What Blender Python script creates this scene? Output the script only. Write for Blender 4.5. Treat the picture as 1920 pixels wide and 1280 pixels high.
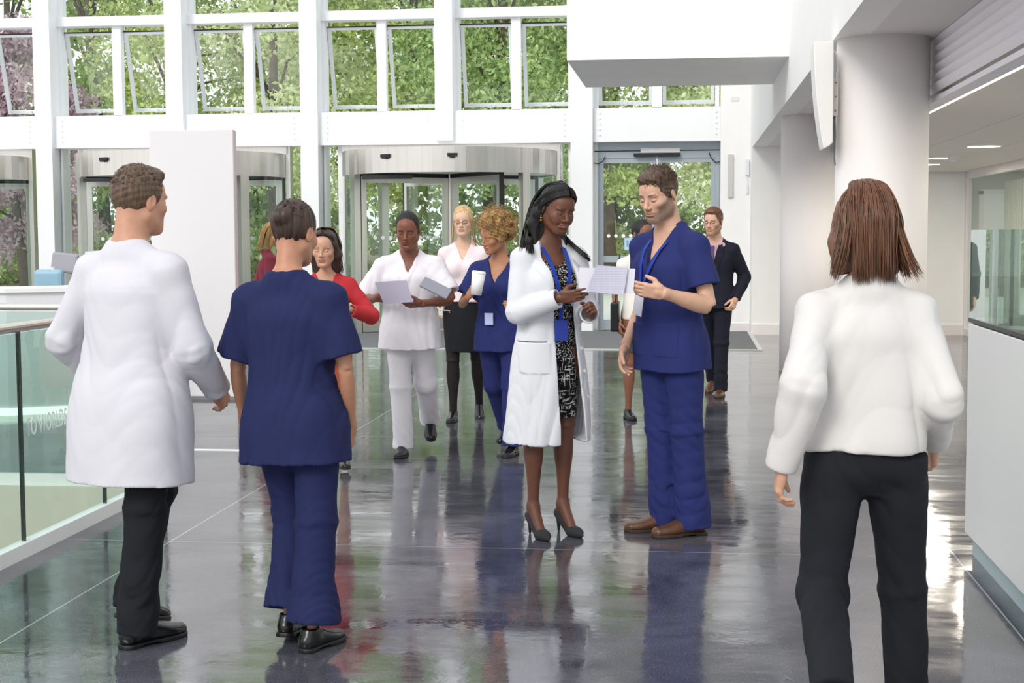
import bpy, math, random
import numpy as np
from mathutils import Vector, Matrix, Euler

scene = bpy.context.scene
for _o in list(bpy.data.objects):
    bpy.data.objects.remove(_o, do_unlink=True)

# ------------------------------------------------------------------ camera
cam_data = bpy.data.cameras.new('camera')
cam = bpy.data.objects.new('camera', cam_data)
scene.collection.objects.link(cam)
scene.camera = cam
cam_data.sensor_width = 36.0
cam_data.lens = 36.0 * 2750.0 / 1920.0
cam_data.clip_start = 0.05
cam_data.clip_end = 300.0
_yaw, _pitch, _roll = math.radians(6.84), math.atan(203 / 2750.0), math.radians(0.27)
_fw = Vector((-math.sin(_yaw) * math.cos(_pitch), math.cos(_yaw) * math.cos(_pitch), -math.sin(_pitch)))
_rt = Vector((math.cos(_yaw), math.sin(_yaw), 0.0))
_up = _rt.cross(_fw)
_r2 = _rt * math.cos(_roll) - _up * math.sin(_roll)
_u2 = _up * math.cos(_roll) + _rt * math.sin(_roll)
cam.matrix_world = Matrix(((_r2.x, _u2.x, -_fw.x, 0.0), (_r2.y, _u2.y, -_fw.y, 0.0),
                           (_r2.z, _u2.z, -_fw.z, 1.52), (0, 0, 0, 1)))

# ------------------------------------------------------------------ world, sun, exposure
world = bpy.data.worlds.new('world')
scene.world = world
world.use_nodes = True
_nt = world.node_tree
_nt.nodes.clear()
_wo = _nt.nodes.new('ShaderNodeOutputWorld')
_bg = _nt.nodes.new('ShaderNodeBackground')
_tc = _nt.nodes.new('ShaderNodeTexCoord')
_sp = _nt.nodes.new('ShaderNodeSeparateXYZ')
_rp = _nt.nodes.new('ShaderNodeValToRGB')
_nt.links.new(_tc.outputs['Generated'], _sp.inputs[0])
_nt.links.new(_sp.outputs['Z'], _rp.inputs[0])
_rp.color_ramp.elements[0].position = 0.0
_rp.color_ramp.elements[0].color = (1.0, 1.0, 1.0, 1)
_rp.color_ramp.elements[1].position = 0.9
_rp.color_ramp.elements[1].color = (0.86, 0.93, 1.0, 1)
_nt.links.new(_rp.outputs[0], _bg.inputs['Color'])
_bg.inputs['Strength'].default_value = 0.95
_nt.links.new(_bg.outputs[0], _wo.inputs[0])

_sd = bpy.data.lights.new('sun', 'SUN')
_sd.energy = 1.35
_sd.angle = math.radians(22)
_sd.color = (1.0, 0.96, 0.9)
sun = bpy.data.objects.new('sun', _sd)
scene.collection.objects.link(sun)
sun.rotation_euler = (math.radians(56), 0, math.radians(-24))
sun.location = (-10, -10, 30)

scene.view_settings.view_transform = 'Standard'
scene.view_settings.look = 'None'
scene.view_settings.gamma = 1.0
scene.view_settings.exposure = 0.36
scene.view_settings.use_curve_mapping = False
scene.render.film_transparent = False

# ------------------------------------------------------------------ helpers
def lin(h, a=1.0):
    if isinstance(h, str):
        h = h.lstrip('#'); c = [int(h[i:i + 2], 16) / 255 for i in (0, 2, 4)]
    else:
        c = list(h)
    return tuple(((v / 12.92) if v <= 0.04045 else ((v + 0.055) / 1.055) ** 2.4) for v in c) + (a,)

MATS = {}
def mat(name, color, rough=0.5, metal=0.0, spec=0.5, noise=0.0, nscale=8.0, bump=0.0, bscale=60.0,
        stretch=(1, 1, 1), sheen=0.0, sss=0.0, attr=False, emit=0.0, coat=0.0):
    if name in MATS: return MATS[name]
    m = bpy.data.materials.new(name); m.use_nodes = True
    nt = m.node_tree; b = nt.nodes['Principled BSDF']
    c = lin(color)
    b.inputs['Base Color'].default_value = c
    b.inputs['Roughness'].default_value = rough
    b.inputs['Metallic'].default_value = metal
    b.inputs['Specular IOR Level'].default_value = spec
    if sheen: b.inputs['Sheen Weight'].default_value = sheen
    if coat: b.inputs['Coat Weight'].default_value = coat
    if sss:
        b.inputs['Subsurface Weight'].default_value = sss
        b.inputs['Subsurface Radius'].default_value = (0.02, 0.008, 0.004)
        b.inputs['Subsurface Scale'].default_value = 0.5
    if emit:
        b.inputs['Emission Color'].default_value = c
        b.inputs['Emission Strength'].default_value = emit
    tc = nt.nodes.new('ShaderNodeTexCoord'); mp = nt.nodes.new('ShaderNodeMapping')
    mp.inputs['Scale'].default_value = stretch
    nt.links.new(tc.outputs['Object'], mp.inputs[0])
    src = None
    if attr:
        at = nt.nodes.new('ShaderNodeAttribute'); at.attribute_name = 'tint'
        src = at.outputs['Color']
    if noise or attr:
        n = nt.nodes.new('ShaderNodeTexNoise'); n.inputs['Scale'].default_value = nscale
        n.inputs['Detail'].default_value = 5
        nt.links.new(mp.outputs[0], n.inputs['Vector'])
        mr = nt.nodes.new('ShaderNodeMapRange')
        mr.inputs['From Min'].default_value = 0.3; mr.inputs['From Max'].default_value = 0.7
        mr.inputs['To Min'].default_value = 1 - noise; mr.inputs['To Max'].default_value = 1 + noise
        nt.links.new(n.outputs['Fac'], mr.inputs[0])
        mx = nt.nodes.new('ShaderNodeVectorMath'); mx.operation = 'SCALE'
        if src: nt.links.new(src, mx.inputs[0])
        else: mx.inputs[0].default_value = c[:3]
        nt.links.new(mr.outputs[0], mx.inputs['Scale'])
        nt.links.new(mx.outputs[0], b.inputs['Base Color'])
    if bump:
        n2 = nt.nodes.new('ShaderNodeTexNoise'); n2.inputs['Scale'].default_value = bscale
        n2.inputs['Detail'].default_value = 4
        nt.links.new(mp.outputs[0], n2.inputs['Vector'])
        bp = nt.nodes.new('ShaderNodeBump'); bp.inputs['Strength'].default_value = 1.0
        bp.inputs['Distance'].default_value = bump
        nt.links.new(n2.outputs['Fac'], bp.inputs['Height'])
        nt.links.new(bp.outputs[0], b.inputs['Normal'])
    MATS[name] = m
    return m

def glass_mat(name, tint, refl_ior=1.5, rough=0.0, boost=0.0):
    if name in MATS: return MATS[name]
    m = bpy.data.materials.new(name); m.use_nodes = True
    nt = m.node_tree; nt.nodes.clear()
    out = nt.nodes.new('ShaderNodeOutputMaterial'); mix = nt.nodes.new('ShaderNodeMixShader')
    tr = nt.nodes.new('ShaderNodeBsdfTransparent'); gl = nt.nodes.new('ShaderNodeBsdfGlossy')
    fr = nt.nodes.new('ShaderNodeFresnel'); fr.inputs['IOR'].default_value = refl_ior
    tr.inputs[0].default_value = lin(tint); gl.inputs['Roughness'].default_value = rough
    gl.inputs['Color'].default_value = (0.95, 1, 0.98, 1)
    ad = nt.nodes.new('ShaderNodeMath'); ad.operation = 'ADD'; ad.inputs[1].default_value = boost
    ad.use_clamp = True
    # inside of a pane: same pane, seen from behind, reflects no more than its front
    geo = nt.nodes.new('ShaderNodeNewGeometry')
    inv = nt.nodes.new('ShaderNodeMath'); inv.operation = 'SUBTRACT'; inv.inputs[0].default_value = 1.0
    nt.links.new(geo.outputs['Backfacing'], inv.inputs[1])
    mu = nt.nodes.new('ShaderNodeMath'); mu.operation = 'MULTIPLY'
    nt.links.new(fr.outputs[0], ad.inputs[0]); nt.links.new(ad.outputs[0], mu.inputs[0])
    nt.links.new(inv.outputs[0], mu.inputs[1])
    nt.links.new(mu.outputs[0], mix.inputs[0]); nt.links.new(tr.outputs[0], mix.inputs[1])
    nt.links.new(gl.outputs[0], mix.inputs[2]); nt.links.new(mix.outputs[0], out.inputs[0])
    MATS[name] = m
    return m

class MB:
    """collects boxes, tubes and sheets; build() links them as one mesh object"""
    def __init__(s): s.v = []; s.f = []
    def raw(s, vs, fs):
        n = len(s.v); s.v += [tuple(v) for v in vs]; s.f += [tuple(i + n for i in f) for f in fs]; return s
    def box(s, x0, x1, y0, y1, z0, z1, M=None):
        vs = [(x, y, z) for x in (x0, x1) for y in (y0, y1) for z in (z0, z1)]
        if M is not None: vs = [M @ Vector(v) for v in vs]
        return s.raw(vs, [(0, 1, 3, 2), (4, 6, 7, 5), (0, 4, 5, 1), (2, 3, 7, 6), (0, 2, 6, 4), (1, 5, 7, 3)])
    def beam(s, a, b, w, h, ref=(0, 0, 1)):
        a = Vector(a); b = Vector(b); d = (b - a).normalized(); r = Vector(ref)
        u = d.cross(r).normalized(); v = u.cross(d)
        M = Matrix.Translation(a) @ Matrix((u, d, v)).transposed().to_4x4()
        return s.box(-w / 2, w / 2, 0, (b - a).length, -h / 2, h / 2, M)
    def tube(s, pts, rad, n=10, cap=True):
        pts = [Vector(p) for p in pts]; rs = rad if isinstance(rad, (list, tuple)) else [rad] * len(pts)
        vs = []; fs = []; prev = None
        for i, p in enumerate(pts):
            d = (pts[min(i + 1, len(pts) - 1)] - pts[max(i - 1, 0)]).normalized()
            if prev is None:
                prev = d.cross(Vector((0, 0, 1)) if abs(d.z) < .9 else Vector((1, 0, 0))).normalized()
            u = (prev - d * prev.dot(d)).normalized(); w = d.cross(u); prev = u
            for k in range(n):
                a = 2 * math.pi * k / n
                vs.append(p + (u * math.cos(a) + w * math.sin(a)) * rs[i])
        for i in range(len(pts) - 1):
            for k in range(n):
                k2 = (k + 1) % n
                fs.append((i * n + k, i * n + k2, (i + 1) * n + k2, (i + 1) * n + k))
        if cap:
            fs.append(tuple(range(n))[::-1]); fs.append(tuple((len(pts) - 1) * n + k for k in range(n)))
        return s.raw(vs, fs)
    def cyl(s, x, y, z0, z1, r, n=24, r2=None):
        return s.tube([(x, y, z0), (x, y, z1)], [r, r if r2 is None else r2], n)
    def arc_wall(s, cx, cy, r, a0, a1, z0, z1, t, n=24):
        vs = []; fs = []
        for i in range(n + 1):
            a = a0 + (a1 - a0) * i / n
            for rr in (r - t / 2, r + t / 2):
                for z in (z0, z1): vs.append((cx + rr * math.cos(a), cy + rr * math.sin(a), z))
        for i in range(n):
            b = i * 4; c = b + 4
            fs += [(b, b + 1, c + 1, c), (b + 2, c + 2, c + 3, b + 3), (b, c, c + 2, b + 2), (b + 1, b + 3, c + 3, c + 1)]
        fs += [(0, 2, 3, 1), (n * 4, n * 4 + 1, n * 4 + 3, n * 4 + 2)]
        return s.raw(vs, fs)
    def prism(s, outline, y0, y1, axis='y'):
        n = len(outline)
        def P(a, b, c): return (a, c, b) if axis == 'y' else ((c, a, b) if axis == 'x' else (a, b, c))
        vs = [P(a, b, y0) for a, b in outline] + [P(a, b, y1) for a, b in outline]
        fs = [tuple(range(n)), tuple(range(2 * n - 1, n - 1, -1))]
        for i in range(n): fs.append((i, (i + 1) % n, (i + 1) % n + n, i + n)[::-1])
        return s.raw(vs, fs)
    def build(s, name, m, parent=None, smooth=False, bevel=0.0, fix=True):
        me = bpy.data.meshes.new(name); me.from_pydata(s.v, [], s.f); me.update()
        if fix:
            import bmesh
            bm = bmesh.new(); bm.from_mesh(me); bmesh.ops.recalc_face_normals(bm, faces=bm.faces)
            bm.to_mesh(me); bm.free()
        o = bpy.data.objects.new(name, me); scene.collection.objects.link(o)
        if m: me.materials.append(m)
        if smooth: me.polygons.foreach_set('use_smooth', [True] * len(me.polygons))
        if bevel:
            b = o.modifiers.new('bevel', 'BEVEL'); b.width = bevel; b.segments = 2; b.limit_method = 'ANGLE'
        if parent: o.parent = parent
        return o

def tag(o, label=None, cat=None, group=None, kind=None):
    if label: o['label'] = label
    if cat: o['category'] = cat
    if group: o['group'] = group
    if kind: o['kind'] = kind
    return o
def empty(name, loc=(0, 0, 0), rz=0.0):
    o = bpy.data.objects.new(name, None); scene.collection.objects.link(o)
    o.location = loc; o.rotation_euler = (0, 0, rz); o.empty_display_size = 0.2
    return o
def struct(o): o['kind'] = 'structure'; return o
def copy_tree(o, parent=None):
    c = o.copy(); scene.collection.objects.link(c); c.parent = parent
    for ch in [k for k in bpy.data.objects if k.parent == o]: copy_tree(ch, c)
    return c
def text_mesh(name, s, size, m, M, extrude=0.0006, parent=None, spacing=1.0):
    cu = bpy.data.curves.new(name, 'FONT'); cu.body = s; cu.size = size; cu.extrude = extrude
    cu.space_character = spacing
    t = bpy.data.objects.new(name, cu); scene.collection.objects.link(t)
    dg = bpy.context.evaluated_depsgraph_get()
    me = bpy.data.meshes.new_from_object(t.evaluated_get(dg)); bpy.data.objects.remove(t, do_unlink=True)
    me.transform(M)
    o = bpy.data.objects.new(name, me); scene.collection.objects.link(o)
    me.materials.clear(); me.materials.append(m)
    if parent: o.parent = parent
    return o
PI = math.pi
# ------------------------------------------------------------------ setting materials
M_WHITE = mat('white_paint', '#f4f3f1', .6, noise=.015, nscale=3)
M_WHITE2 = mat('white_soffit_paint', '#e9e4e2', .65, noise=.015, nscale=2)
M_FRAME = mat('white_window_frame', '#f3f4f6', .35)
M_SASH = mat('pale_grey_sash', '#e4e6e9', .35)
M_STEEL = mat('brushed_steel', '#d6d3cd', .28, metal=1.0, noise=.05, nscale=3, stretch=(7, 7, .15))
M_ALU = mat('grey_blue_aluminium', '#a9b4bb', .4, metal=.35)
M_BLACK = mat('black_plastic', '#17181b', .4)
M_RUBBER = mat('dark_gasket', '#2b2d30', .6)
M_GLASS = glass_mat('window_glass', '#f9fcfa', 1.5)
M_GLASSG = glass_mat('green_glass', '#f6fbf9', 1.5)
M_GLASSB = glass_mat('balustrade_glass', '#e8f2ee', 1.5)
M_EDGE = mat('glass_edge_green', '#5d8a80', .1)
M_DOT = mat('white_manifestation', '#ffffff', .7)

def floor_mat():
    m = bpy.data.materials.new('polished_slate_floor'); m.use_nodes = True
    nt = m.node_tree; b = nt.nodes['Principled BSDF']; L = nt.links.new
    tc = nt.nodes.new('ShaderNodeTexCoord')
    n1 = nt.nodes.new('ShaderNodeTexNoise'); n1.inputs['Scale'].default_value = 1.3; n1.inputs['Detail'].default_value = 9
    n1.inputs['Roughness'].default_value = .62; n1.inputs['Distortion'].default_value = .8
    L(tc.outputs['Object'], n1.inputs['Vector'])
    rp = nt.nodes.new('ShaderNodeValToRGB')
    rp.color_ramp.elements[0].position = .3; rp.color_ramp.elements[0].color = lin('#26262e')
    rp.color_ramp.elements[1].position = .72; rp.color_ramp.elements[1].color = lin('#65656f')
    L(n1.outputs['Fac'], rp.inputs[0])
    # fine pale speckle of the stone
    n2 = nt.nodes.new('ShaderNodeTexNoise'); n2.inputs['Scale'].default_value = 170; n2.inputs['Detail'].default_value = 3
    L(tc.outputs['Object'], n2.inputs['Vector'])
    r2 = nt.nodes.new('ShaderNodeValToRGB'); r2.color_ramp.elements[0].position = .60; r2.color_ramp.elements[1].position = .74
    L(n2.outputs['Fac'], r2.inputs[0])
    mx = nt.nodes.new('ShaderNodeMixRGB'); L(r2.outputs[0], mx.inputs[0]); L(rp.outputs[0], mx.inputs[1])
    mx.inputs[2].default_value = lin('#9a9aa2')
    # joints of the large slabs
    sp = nt.nodes.new('ShaderNodeSeparateXYZ'); L(tc.outputs['Object'], sp.inputs[0])
    def joint(axis, off, pitch, w):
        a = nt.nodes.new('ShaderNodeMath'); a.operation = 'SUBTRACT'; L(sp.outputs[axis], a.inputs[0]); a.inputs[1].default_value = off - pitch * 20 - pitch / 2
        q = nt.nodes.new('ShaderNodeMath'); q.operation = 'MODULO'; L(a.outputs[0], q.inputs[0]); q.inputs[1].default_value = pitch
        s = nt.nodes.new('ShaderNodeMath'); s.operation = 'SUBTRACT'; L(q.outputs[0], s.inputs[0]); s.inputs[1].default_value = pitch / 2
        t = nt.nodes.new('ShaderNodeMath'); t.operation = 'ABSOLUTE'; L(s.outputs[0], t.inputs[0])
        c = nt.nodes.new('ShaderNodeMath'); c.operation = 'LESS_THAN'; L(t.outputs[0], c.inputs[0]); c.inputs[1].default_value = w
        return c
    j1 = joint(0, -2.55, 3.8, .004); j2 = joint(1, 6.95, 3.8, .003)
    jm = nt.nodes.new('ShaderNodeMath'); jm.operation = 'MAXIMUM'; L(j1.outputs[0], jm.inputs[0]); L(j2.outputs[0], jm.inputs[1])
    mj = nt.nodes.new('ShaderNodeMixRGB'); L(jm.outputs[0], mj.inputs[0]); L(mx.outputs[0], mj.inputs[1]); mj.inputs[2].default_value = lin('#a9a9ae')
    L(mj.outputs[0], b.inputs['Base Color'])
    # polish: streaky roughness
    mp = nt.nodes.new('ShaderNodeMapping'); mp.inputs['Scale'].default_value = (.55, 2.2, 1)
    L(tc.outputs['Object'], mp.inputs[0])
    n3 = nt.nodes.new('ShaderNodeTexNoise'); n3.inputs['Scale'].default_value = 1.6; n3.inputs['Detail'].default_value = 10
    n3.inputs['Roughness'].default_value = .7; n3.inputs['Distortion'].default_value = 1.2
    L(mp.outputs[0], n3.inputs['Vector'])
    mr = nt.nodes.new('ShaderNodeMapRange'); mr.inputs['From Min'].default_value = .35; mr.inputs['From Max'].default_value = .7
    mr.inputs['To Min'].default_value = .025; mr.inputs['To Max'].default_value = .20
    L(n3.outputs['Fac'], mr.inputs[0]); L(mr.outputs[0], b.inputs['Roughness'])
    b.inputs['Specular IOR Level'].default_value = .5
    b.inputs['IOR'].default_value = 2.5
    n4 = nt.nodes.new('ShaderNodeTexNoise'); n4.inputs['Scale'].default_value = 1.1; n4.inputs['Detail'].default_value = 6
    n4.inputs['Roughness'].default_value = .55
    L(tc.outputs['Object'], n4.inputs['Vector'])
    bp = nt.nodes.new('ShaderNodeBump'); bp.inputs['Strength'].default_value = 1; bp.inputs['Distance'].default_value = .0055
    L(n4.outputs['Fac'], bp.inputs['Height']); L(bp.outputs[0], b.inputs['Normal'])
    return m
M_FLOOR = floor_mat()

YF = 23.02          # inner face of the glazed front
# floor around the stairwell void (void: X -8..-3.16, Y 2..8.44)
f = MB()
f.box(-3.16, 9, 0, YF, -.3, 0).box(-16, -8, 0, YF, -.3, 0).box(-8, -3.16, 8.44, YF, -.3, 0).box(-8, -3.16, 0, 2, -.3, 0)
struct(f.build('floor', M_FLOOR))
M_BEIGE = mat('beige_plaster', '#cfc9bc', .8, noise=.02)
w = MB(); w.box(-8, -3.3, 8.44, 8.6, -3.4, -.3).box(-8.15, -8, 2, 8.44, -3.4, -.3).box(-3.16, -3.0, 2, 8.44, -3.4, -.3)
w.box(-8, -3.16, 8.415, 8.44, -3.4, -.001).box(-8, -7.97, 2, 8.415, -3.4, -.001)
struct(w.build('wall_stairwell', M_BEIGE))
struct(MB().box(-8, -3.16, 2, 8.44, -3.5, -3.4).build('floor', mat('lower_floor', '#b9b2a3', .6, noise=.05)))

# walls beside the entrance and to the right
struct(MB().box(.49, .94, 22.7, 23.2, 0, 9).build('wall_entrance', M_WHITE))
struct(MB().box(.94, 4.05, 22.05, 22.3, 0, 9).box(.94, 1.1, 22.3, 23.2, 0, 9).build('wall_back', M_WHITE))
b = MB().box(.492, .938, 22.68, 22.7, 0, .13).box(.942, 4.03, 22.03, 22.05, 0, .15)
struct(b.build('baseboard_back', M_WHITE2))
# upper storey wall above the aisle (long bulkhead) and the soffits
struct(MB().box(.94, 1.15, 5, 22.05, 2.77, 9).build('wall_upper_gallery', M_WHITE))
struct(MB().box(1.15, 1.64, 5, 22.05, 2.77, 2.95).build('ceiling_soffit', M_WHITE2))
struct(MB().box(-1.16, .94, 14.2, 16.85, 3.17, 9).build('wall_bridge', M_WHITE))
M_CEIL = mat('warm_ceiling_tile', '#f0e9df', .7, noise=.01)
c = MB()
for i, x0 in enumerate((1.70, 2.45, 3.2, 3.95, 4.7, 5.45)):
    for j in range(12):
        y0 = 5.5 + j * 1.5
        if y0 > 21.9: continue
        c.box(x0 + .003, x0 + .747, y0 + .003, min(y0 + 1.497, 22.05), 2.38, 2.42)
struct(c.build('ceiling_aisle', M_CEIL))
struct(MB().box(1.66, 6.2, 5.5, 22.05, 2.43, 2.6).build('ceiling_void', M_CEIL))
struct(MB().box(6.2, 6.35, 5.5, 22.3, 0, .8).box(6.2, 6.35, 5.5, 22.3, 2.45, 2.6).build('wall_right', M_WHITE2))
struct(MB().box(6.25, 6.26, 5.5, 22.3, .8, 2.45).build('window_7', M_GLASS))
# louvred air grille running along the edge of the low ceiling
lv = empty('air_louvre', (1.64, 6.0, 2.38)); tag(lv, 'long white louvred grille above the lower ceiling, right of the round columns', 'louvre')
M_LOUV = mat('white_louvre_metal', '#f6f2f7', .45)
for k in range(6):
    z = .05 + k * .058
    s = MB().prism([(-.062, z + .044), (-.030, z - .004), (-.022, z + .0), (-.054, z + .048)], -.9, 15.9)
    s.build('slat', M_LOUV, lv)
MB().box(.035, .05, -.9, 15.9, .01, .38).build('back_panel', M_LOUV, lv)
MB().box(-.05, .05, -.9, 15.9, -.02, .012).box(-.05, .05, -.9, 15.9, .375, .388).build('frame', M_LOUV, lv)
# continuous slot light beside the louvre
sl = MB().box(1.72, 1.74, 6, 16, 2.371, 2.379).build('slot_light', mat('slot_glow', '#fff6ea', emit=1.6))
tag(sl, 'thin bright slot light along the louvre edge of the ceiling', 'light')
# downlights
spots = [(2.99, 15.5, 'nearest of the three round downlights in the low ceiling'),
         (2.97, 17.88, 'round downlight just above the small ceiling detector'),
         (3.06, 19.54, 'farthest round downlight, close to the round column edge')]
dl0 = empty('downlight', (spots[0][0], spots[0][1], 2.38))
MB().arc_wall(0, 0, .175, 0, 2 * PI, -.006, .004, .02, 32).build('trim_ring', M_WHITE, dl0)
MB().cyl(0, 0, -.003, .0, .165, 32).build('diffuser', mat('downlight_glow', '#fff3df', emit=9.0), dl0)
lampd = bpy.data.lights.new('downlight_lamp', 'AREA'); lampd.shape = 'DISK'; lampd.size = .3; lampd.energy = 26; lampd.color = (1, .9, .78)
lmp = bpy.data.objects.new('lamp', lampd); scene.collection.objects.link(lmp); lmp.parent = dl0; lmp.location = (0, 0, -.02)
spots += [(3.35, 13.2, 'unseen downlight added to brighten the middle of the aisle'), (3.0, 10.6, 'unseen downlight added to brighten the aisle near the counter'), (3.0, 8.0, 'unseen downlight added to brighten the aisle above the counter')]  # extra downlights out of view, added only to brighten the dark aisle
for i, (x, y, lab) in enumerate(spots):
    d = dl0 if i == 0 else copy_tree(dl0)
    d.location = (x, y, 2.38); tag(d, lab, 'light', 'round downlights in the aisle ceiling')
sd_ = MB().cyl(3.0, 17.3, 2.33, 2.38, .06, 20).cyl(3.0, 17.3, 2.305, 2.33, .035, 16).build('ceiling_detector', M_WHITE2)
tag(sd_, 'small white detector hanging under the low ceiling beside a downlight', 'detector')

# round columns
for (x, y, nm, lab) in ((1.262, 9.92, 'r', 'near thick round white column behind the walking woman in a white blouse'),
                        (1.30, 16.3, 'r', 'far round white column half hidden behind the nearer column')):
    o = MB().cyl(x, y, 0, 2.77, .298, 64).build('round_column', M_WHITE2, smooth=False)
    o.data.polygons.foreach_set('use_smooth', [len(p.vertices) == 4 for p in o.data.polygons])
    tag(o, lab, 'column', 'round columns of the aisle')

# curved white panel speaker on the near column
sp_ = empty('wall_speaker', (.9, 9.8, 2.05)); tag(sp_, 'curved white panel speaker bracketed to the near round column', 'speaker')
out = []
for i in range(13):
    t = i / 12; z = .68 * t; out.append((-.105 + .055 * (1 - t) ** 1.9 * 1.2 + .012 * max(0, t - .9), z))
inn = [(.02, .68), (.02, .04), (-.0, .02)]
MB().prism(out + inn, -.16, .12).build('cabinet', mat('speaker_white', '#eeeae6', .45), sp_, bevel=.006)
MB().box(.03, .06, -.04, .04, .22, .46).box(.02, .03, -.04, .04, .22, .46).build('bracket', mat('bracket_white', '#dcd3cb', .4), sp_)
for z in (.25, .34, .43): MB().tube([(.045, -.04, z), (.045, -.046, z)], .006, 8).build('screw', mat('screw', '#8a7a6a', .4, metal=1), sp_)
MB().tube([(.045, -.0, .2), (.05, 0, .1), (.045, 0, -.05), (.05, 0, -.1)], .006, 8).build('cable', mat('cable_grey', '#7d8580', .5), sp_)
MB().tube([(.0, 0, .66), (.05, -.0, .62), (.06, 0, .5)], .008, 8).build('stay', M_SASH, sp_)

# ------------------------------------------------------------------ glazed front
COLX = [-14.7, -12.42, -10.26, -8.08, -5.9, -3.76, -1.625]
full = {-12.42: True, -10.26: True, -5.9: True, -1.625: True, -14.7: True}
ci = 0
for x in COLX:
    zb = 0 if x in (-10.26, -5.9, -1.625, -14.7) else 2.96
    w_ = .14 if x < -2 else .17
    o = MB().box(x - w_, x + w_, 22.62, 23.1, zb, 9).box(x - w_ * 1.35, x + w_ * 1.35, 22.95, 23.2, zb, 9).build('trim_1', M_FRAME, bevel=.004)
    struct(o)
# main horizontal beam with bolts, transoms, mullions
struct(MB().box(-16, .49, 22.72, 23.15, 2.91, 3.42).build('trim_2', M_FRAME, bevel=.004))
struct(MB().box(-16, .94, 22.9, 23.15, 4.87, 5.02).build('trim_3', M_FRAME, bevel=.004))
struct(MB().box(-16, .94, 22.9, 23.15, 6.5, 6.62).box(-16, .94, 22.9, 23.15, 8.0, 8.5).build('trim_3', M_FRAME, bevel=.004))
bolts = MB()
for x in COLX:
    for sx in (-1, 1):
        for k in range(5):
            z = 3.02 + k * .083
            bolts.tube([(x + sx * .27, 22.72, z), (x + sx * .27, 22.705, z)], .014, 8)
for k in range(5): bolts.tube([(.42, 22.72, 3.02 + k * .083), (.42, 22.705, 3.02 + k * .083)], .014, 8)
struct(bolts.build('trim_4', M_FRAME))
mull = MB(); panes_hi = MB()
edges = COLX + [.49]
bays = [(edges[i] + .16, edges[i + 1] - .16) for i in range(len(edges) - 1)]
bays[-1] = (bays[-1][0] + .02, .44)
for (a, b_) in bays:
    mid = (a + b_) / 2 + .02
    mull.box(mid - .075, mid + .075, 22.98, 23.12, 3.42, 4.87)
    mull.box(a - .03, a + .03, 22.98, 23.12, 3.42, 4.87).box(b_ - .03, b_ + .03, 22.98, 23.12, 3.42, 4.87)
    mull.box(a, b_, 22.98, 23.12, 3.42, 3.45)
    panes_hi.box(a, b_, 23.07, 23.08, 5.02, 6.5).box(a, b_, 23.07, 23.08, 6.62, 8.0)
struct(mull.build('window_1', M_FRAME, bevel=.003)); struct(panes_hi.build('window_2', M_GLASS))
# top hung sashes, all propped open outwards
sash_lab = ['far left', 'second', 'third', 'fourth', 'fifth', 'sixth', 'seventh']
n_s = 0
for bi, (a, b_) in enumerate(bays):
    mid = (a + b_) / 2 + .02
    for side, (x0, x1) in enumerate(((a + .035, mid - .08), (mid + .08, b_ - .035))):
        if x1 < -11.6: continue
        wd = x1 - x0; ht = 1.32
        s = empty('window_sash', ((x0 + x1) / 2, 23.10, 4.80)); s.rotation_euler = (math.radians(17), 0, 0)
        fr = MB(); t = .055
        fr.box(-wd / 2 + t, wd / 2 - t, -.018, .028, -t, 0).box(-wd / 2 + t, wd / 2 - t, -.018, .028, -ht, -ht + t)
        fr.box(-wd / 2, -wd / 2 + t, -.02, .03, -ht, 0).box(wd / 2 - t, wd / 2, -.02, .03, -ht, 0)
        fr.build('sash_frame', M_SASH, s)
        MB().box(-wd / 2 + t, wd / 2 - t, .0, .008, -ht + t, -t).build('pane', M_GLASS, s)
        g = MB(); g.box(-wd / 2 - .004, -wd / 2, -.0, .045, -ht, 0).box(-wd / 2, wd / 2, -.03, -.02, -.012, .008)
        g.build('gasket', M_RUBBER, s)
        MB().box(-.1, .1, -.035, -.02, -ht + .01, -ht + .035).box(-.03, .03, -.05, -.02, -ht, -ht + .05).build('catch', M_SASH, s)
        n_s += 1
        if bi >= 6: pos = 'under the hanging white block, ' + ('left one' if side == 0 else 'right one')
        else:
            tgt = {1: 'far left edge of the front', 2: 'above the left revolving door, left bay', 3: 'above the free-standing white board, right bay',
                   4: 'left half above middle revolving door', 5: 'right half above middle revolving door'}.get(bi, 'far left end')
            pos = tgt + (', left of its mullion' if side == 0 else ', right of its mullion')
        tag(s, 'open pale grey sash window ' + pos, 'window', 'top hung sash windows')

# narrow side lights and white posts beside the doors
sideL = MB(); sideG = MB()
for (x0, x1) in ((-10.10, -9.72), (-6.35, -6.05), (-5.74, -5.44), (-1.98, -1.78)):
    sideL.box(x0, x0 + .035, 22.9, 23.1, 0, 2.95).box(x1 - .07, x1, 22.9, 23.1, 0, 2.95).box(x0, x1, 22.9, 23.1, 0, .1)
    sideG.box(x0 + .03, x1 - .06, 23.0, 23.01, .1, 2.95)
struct(sideL.build('window_3', M_FRAME)); struct(sideG.build('window_4', M_GLASS))

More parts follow.
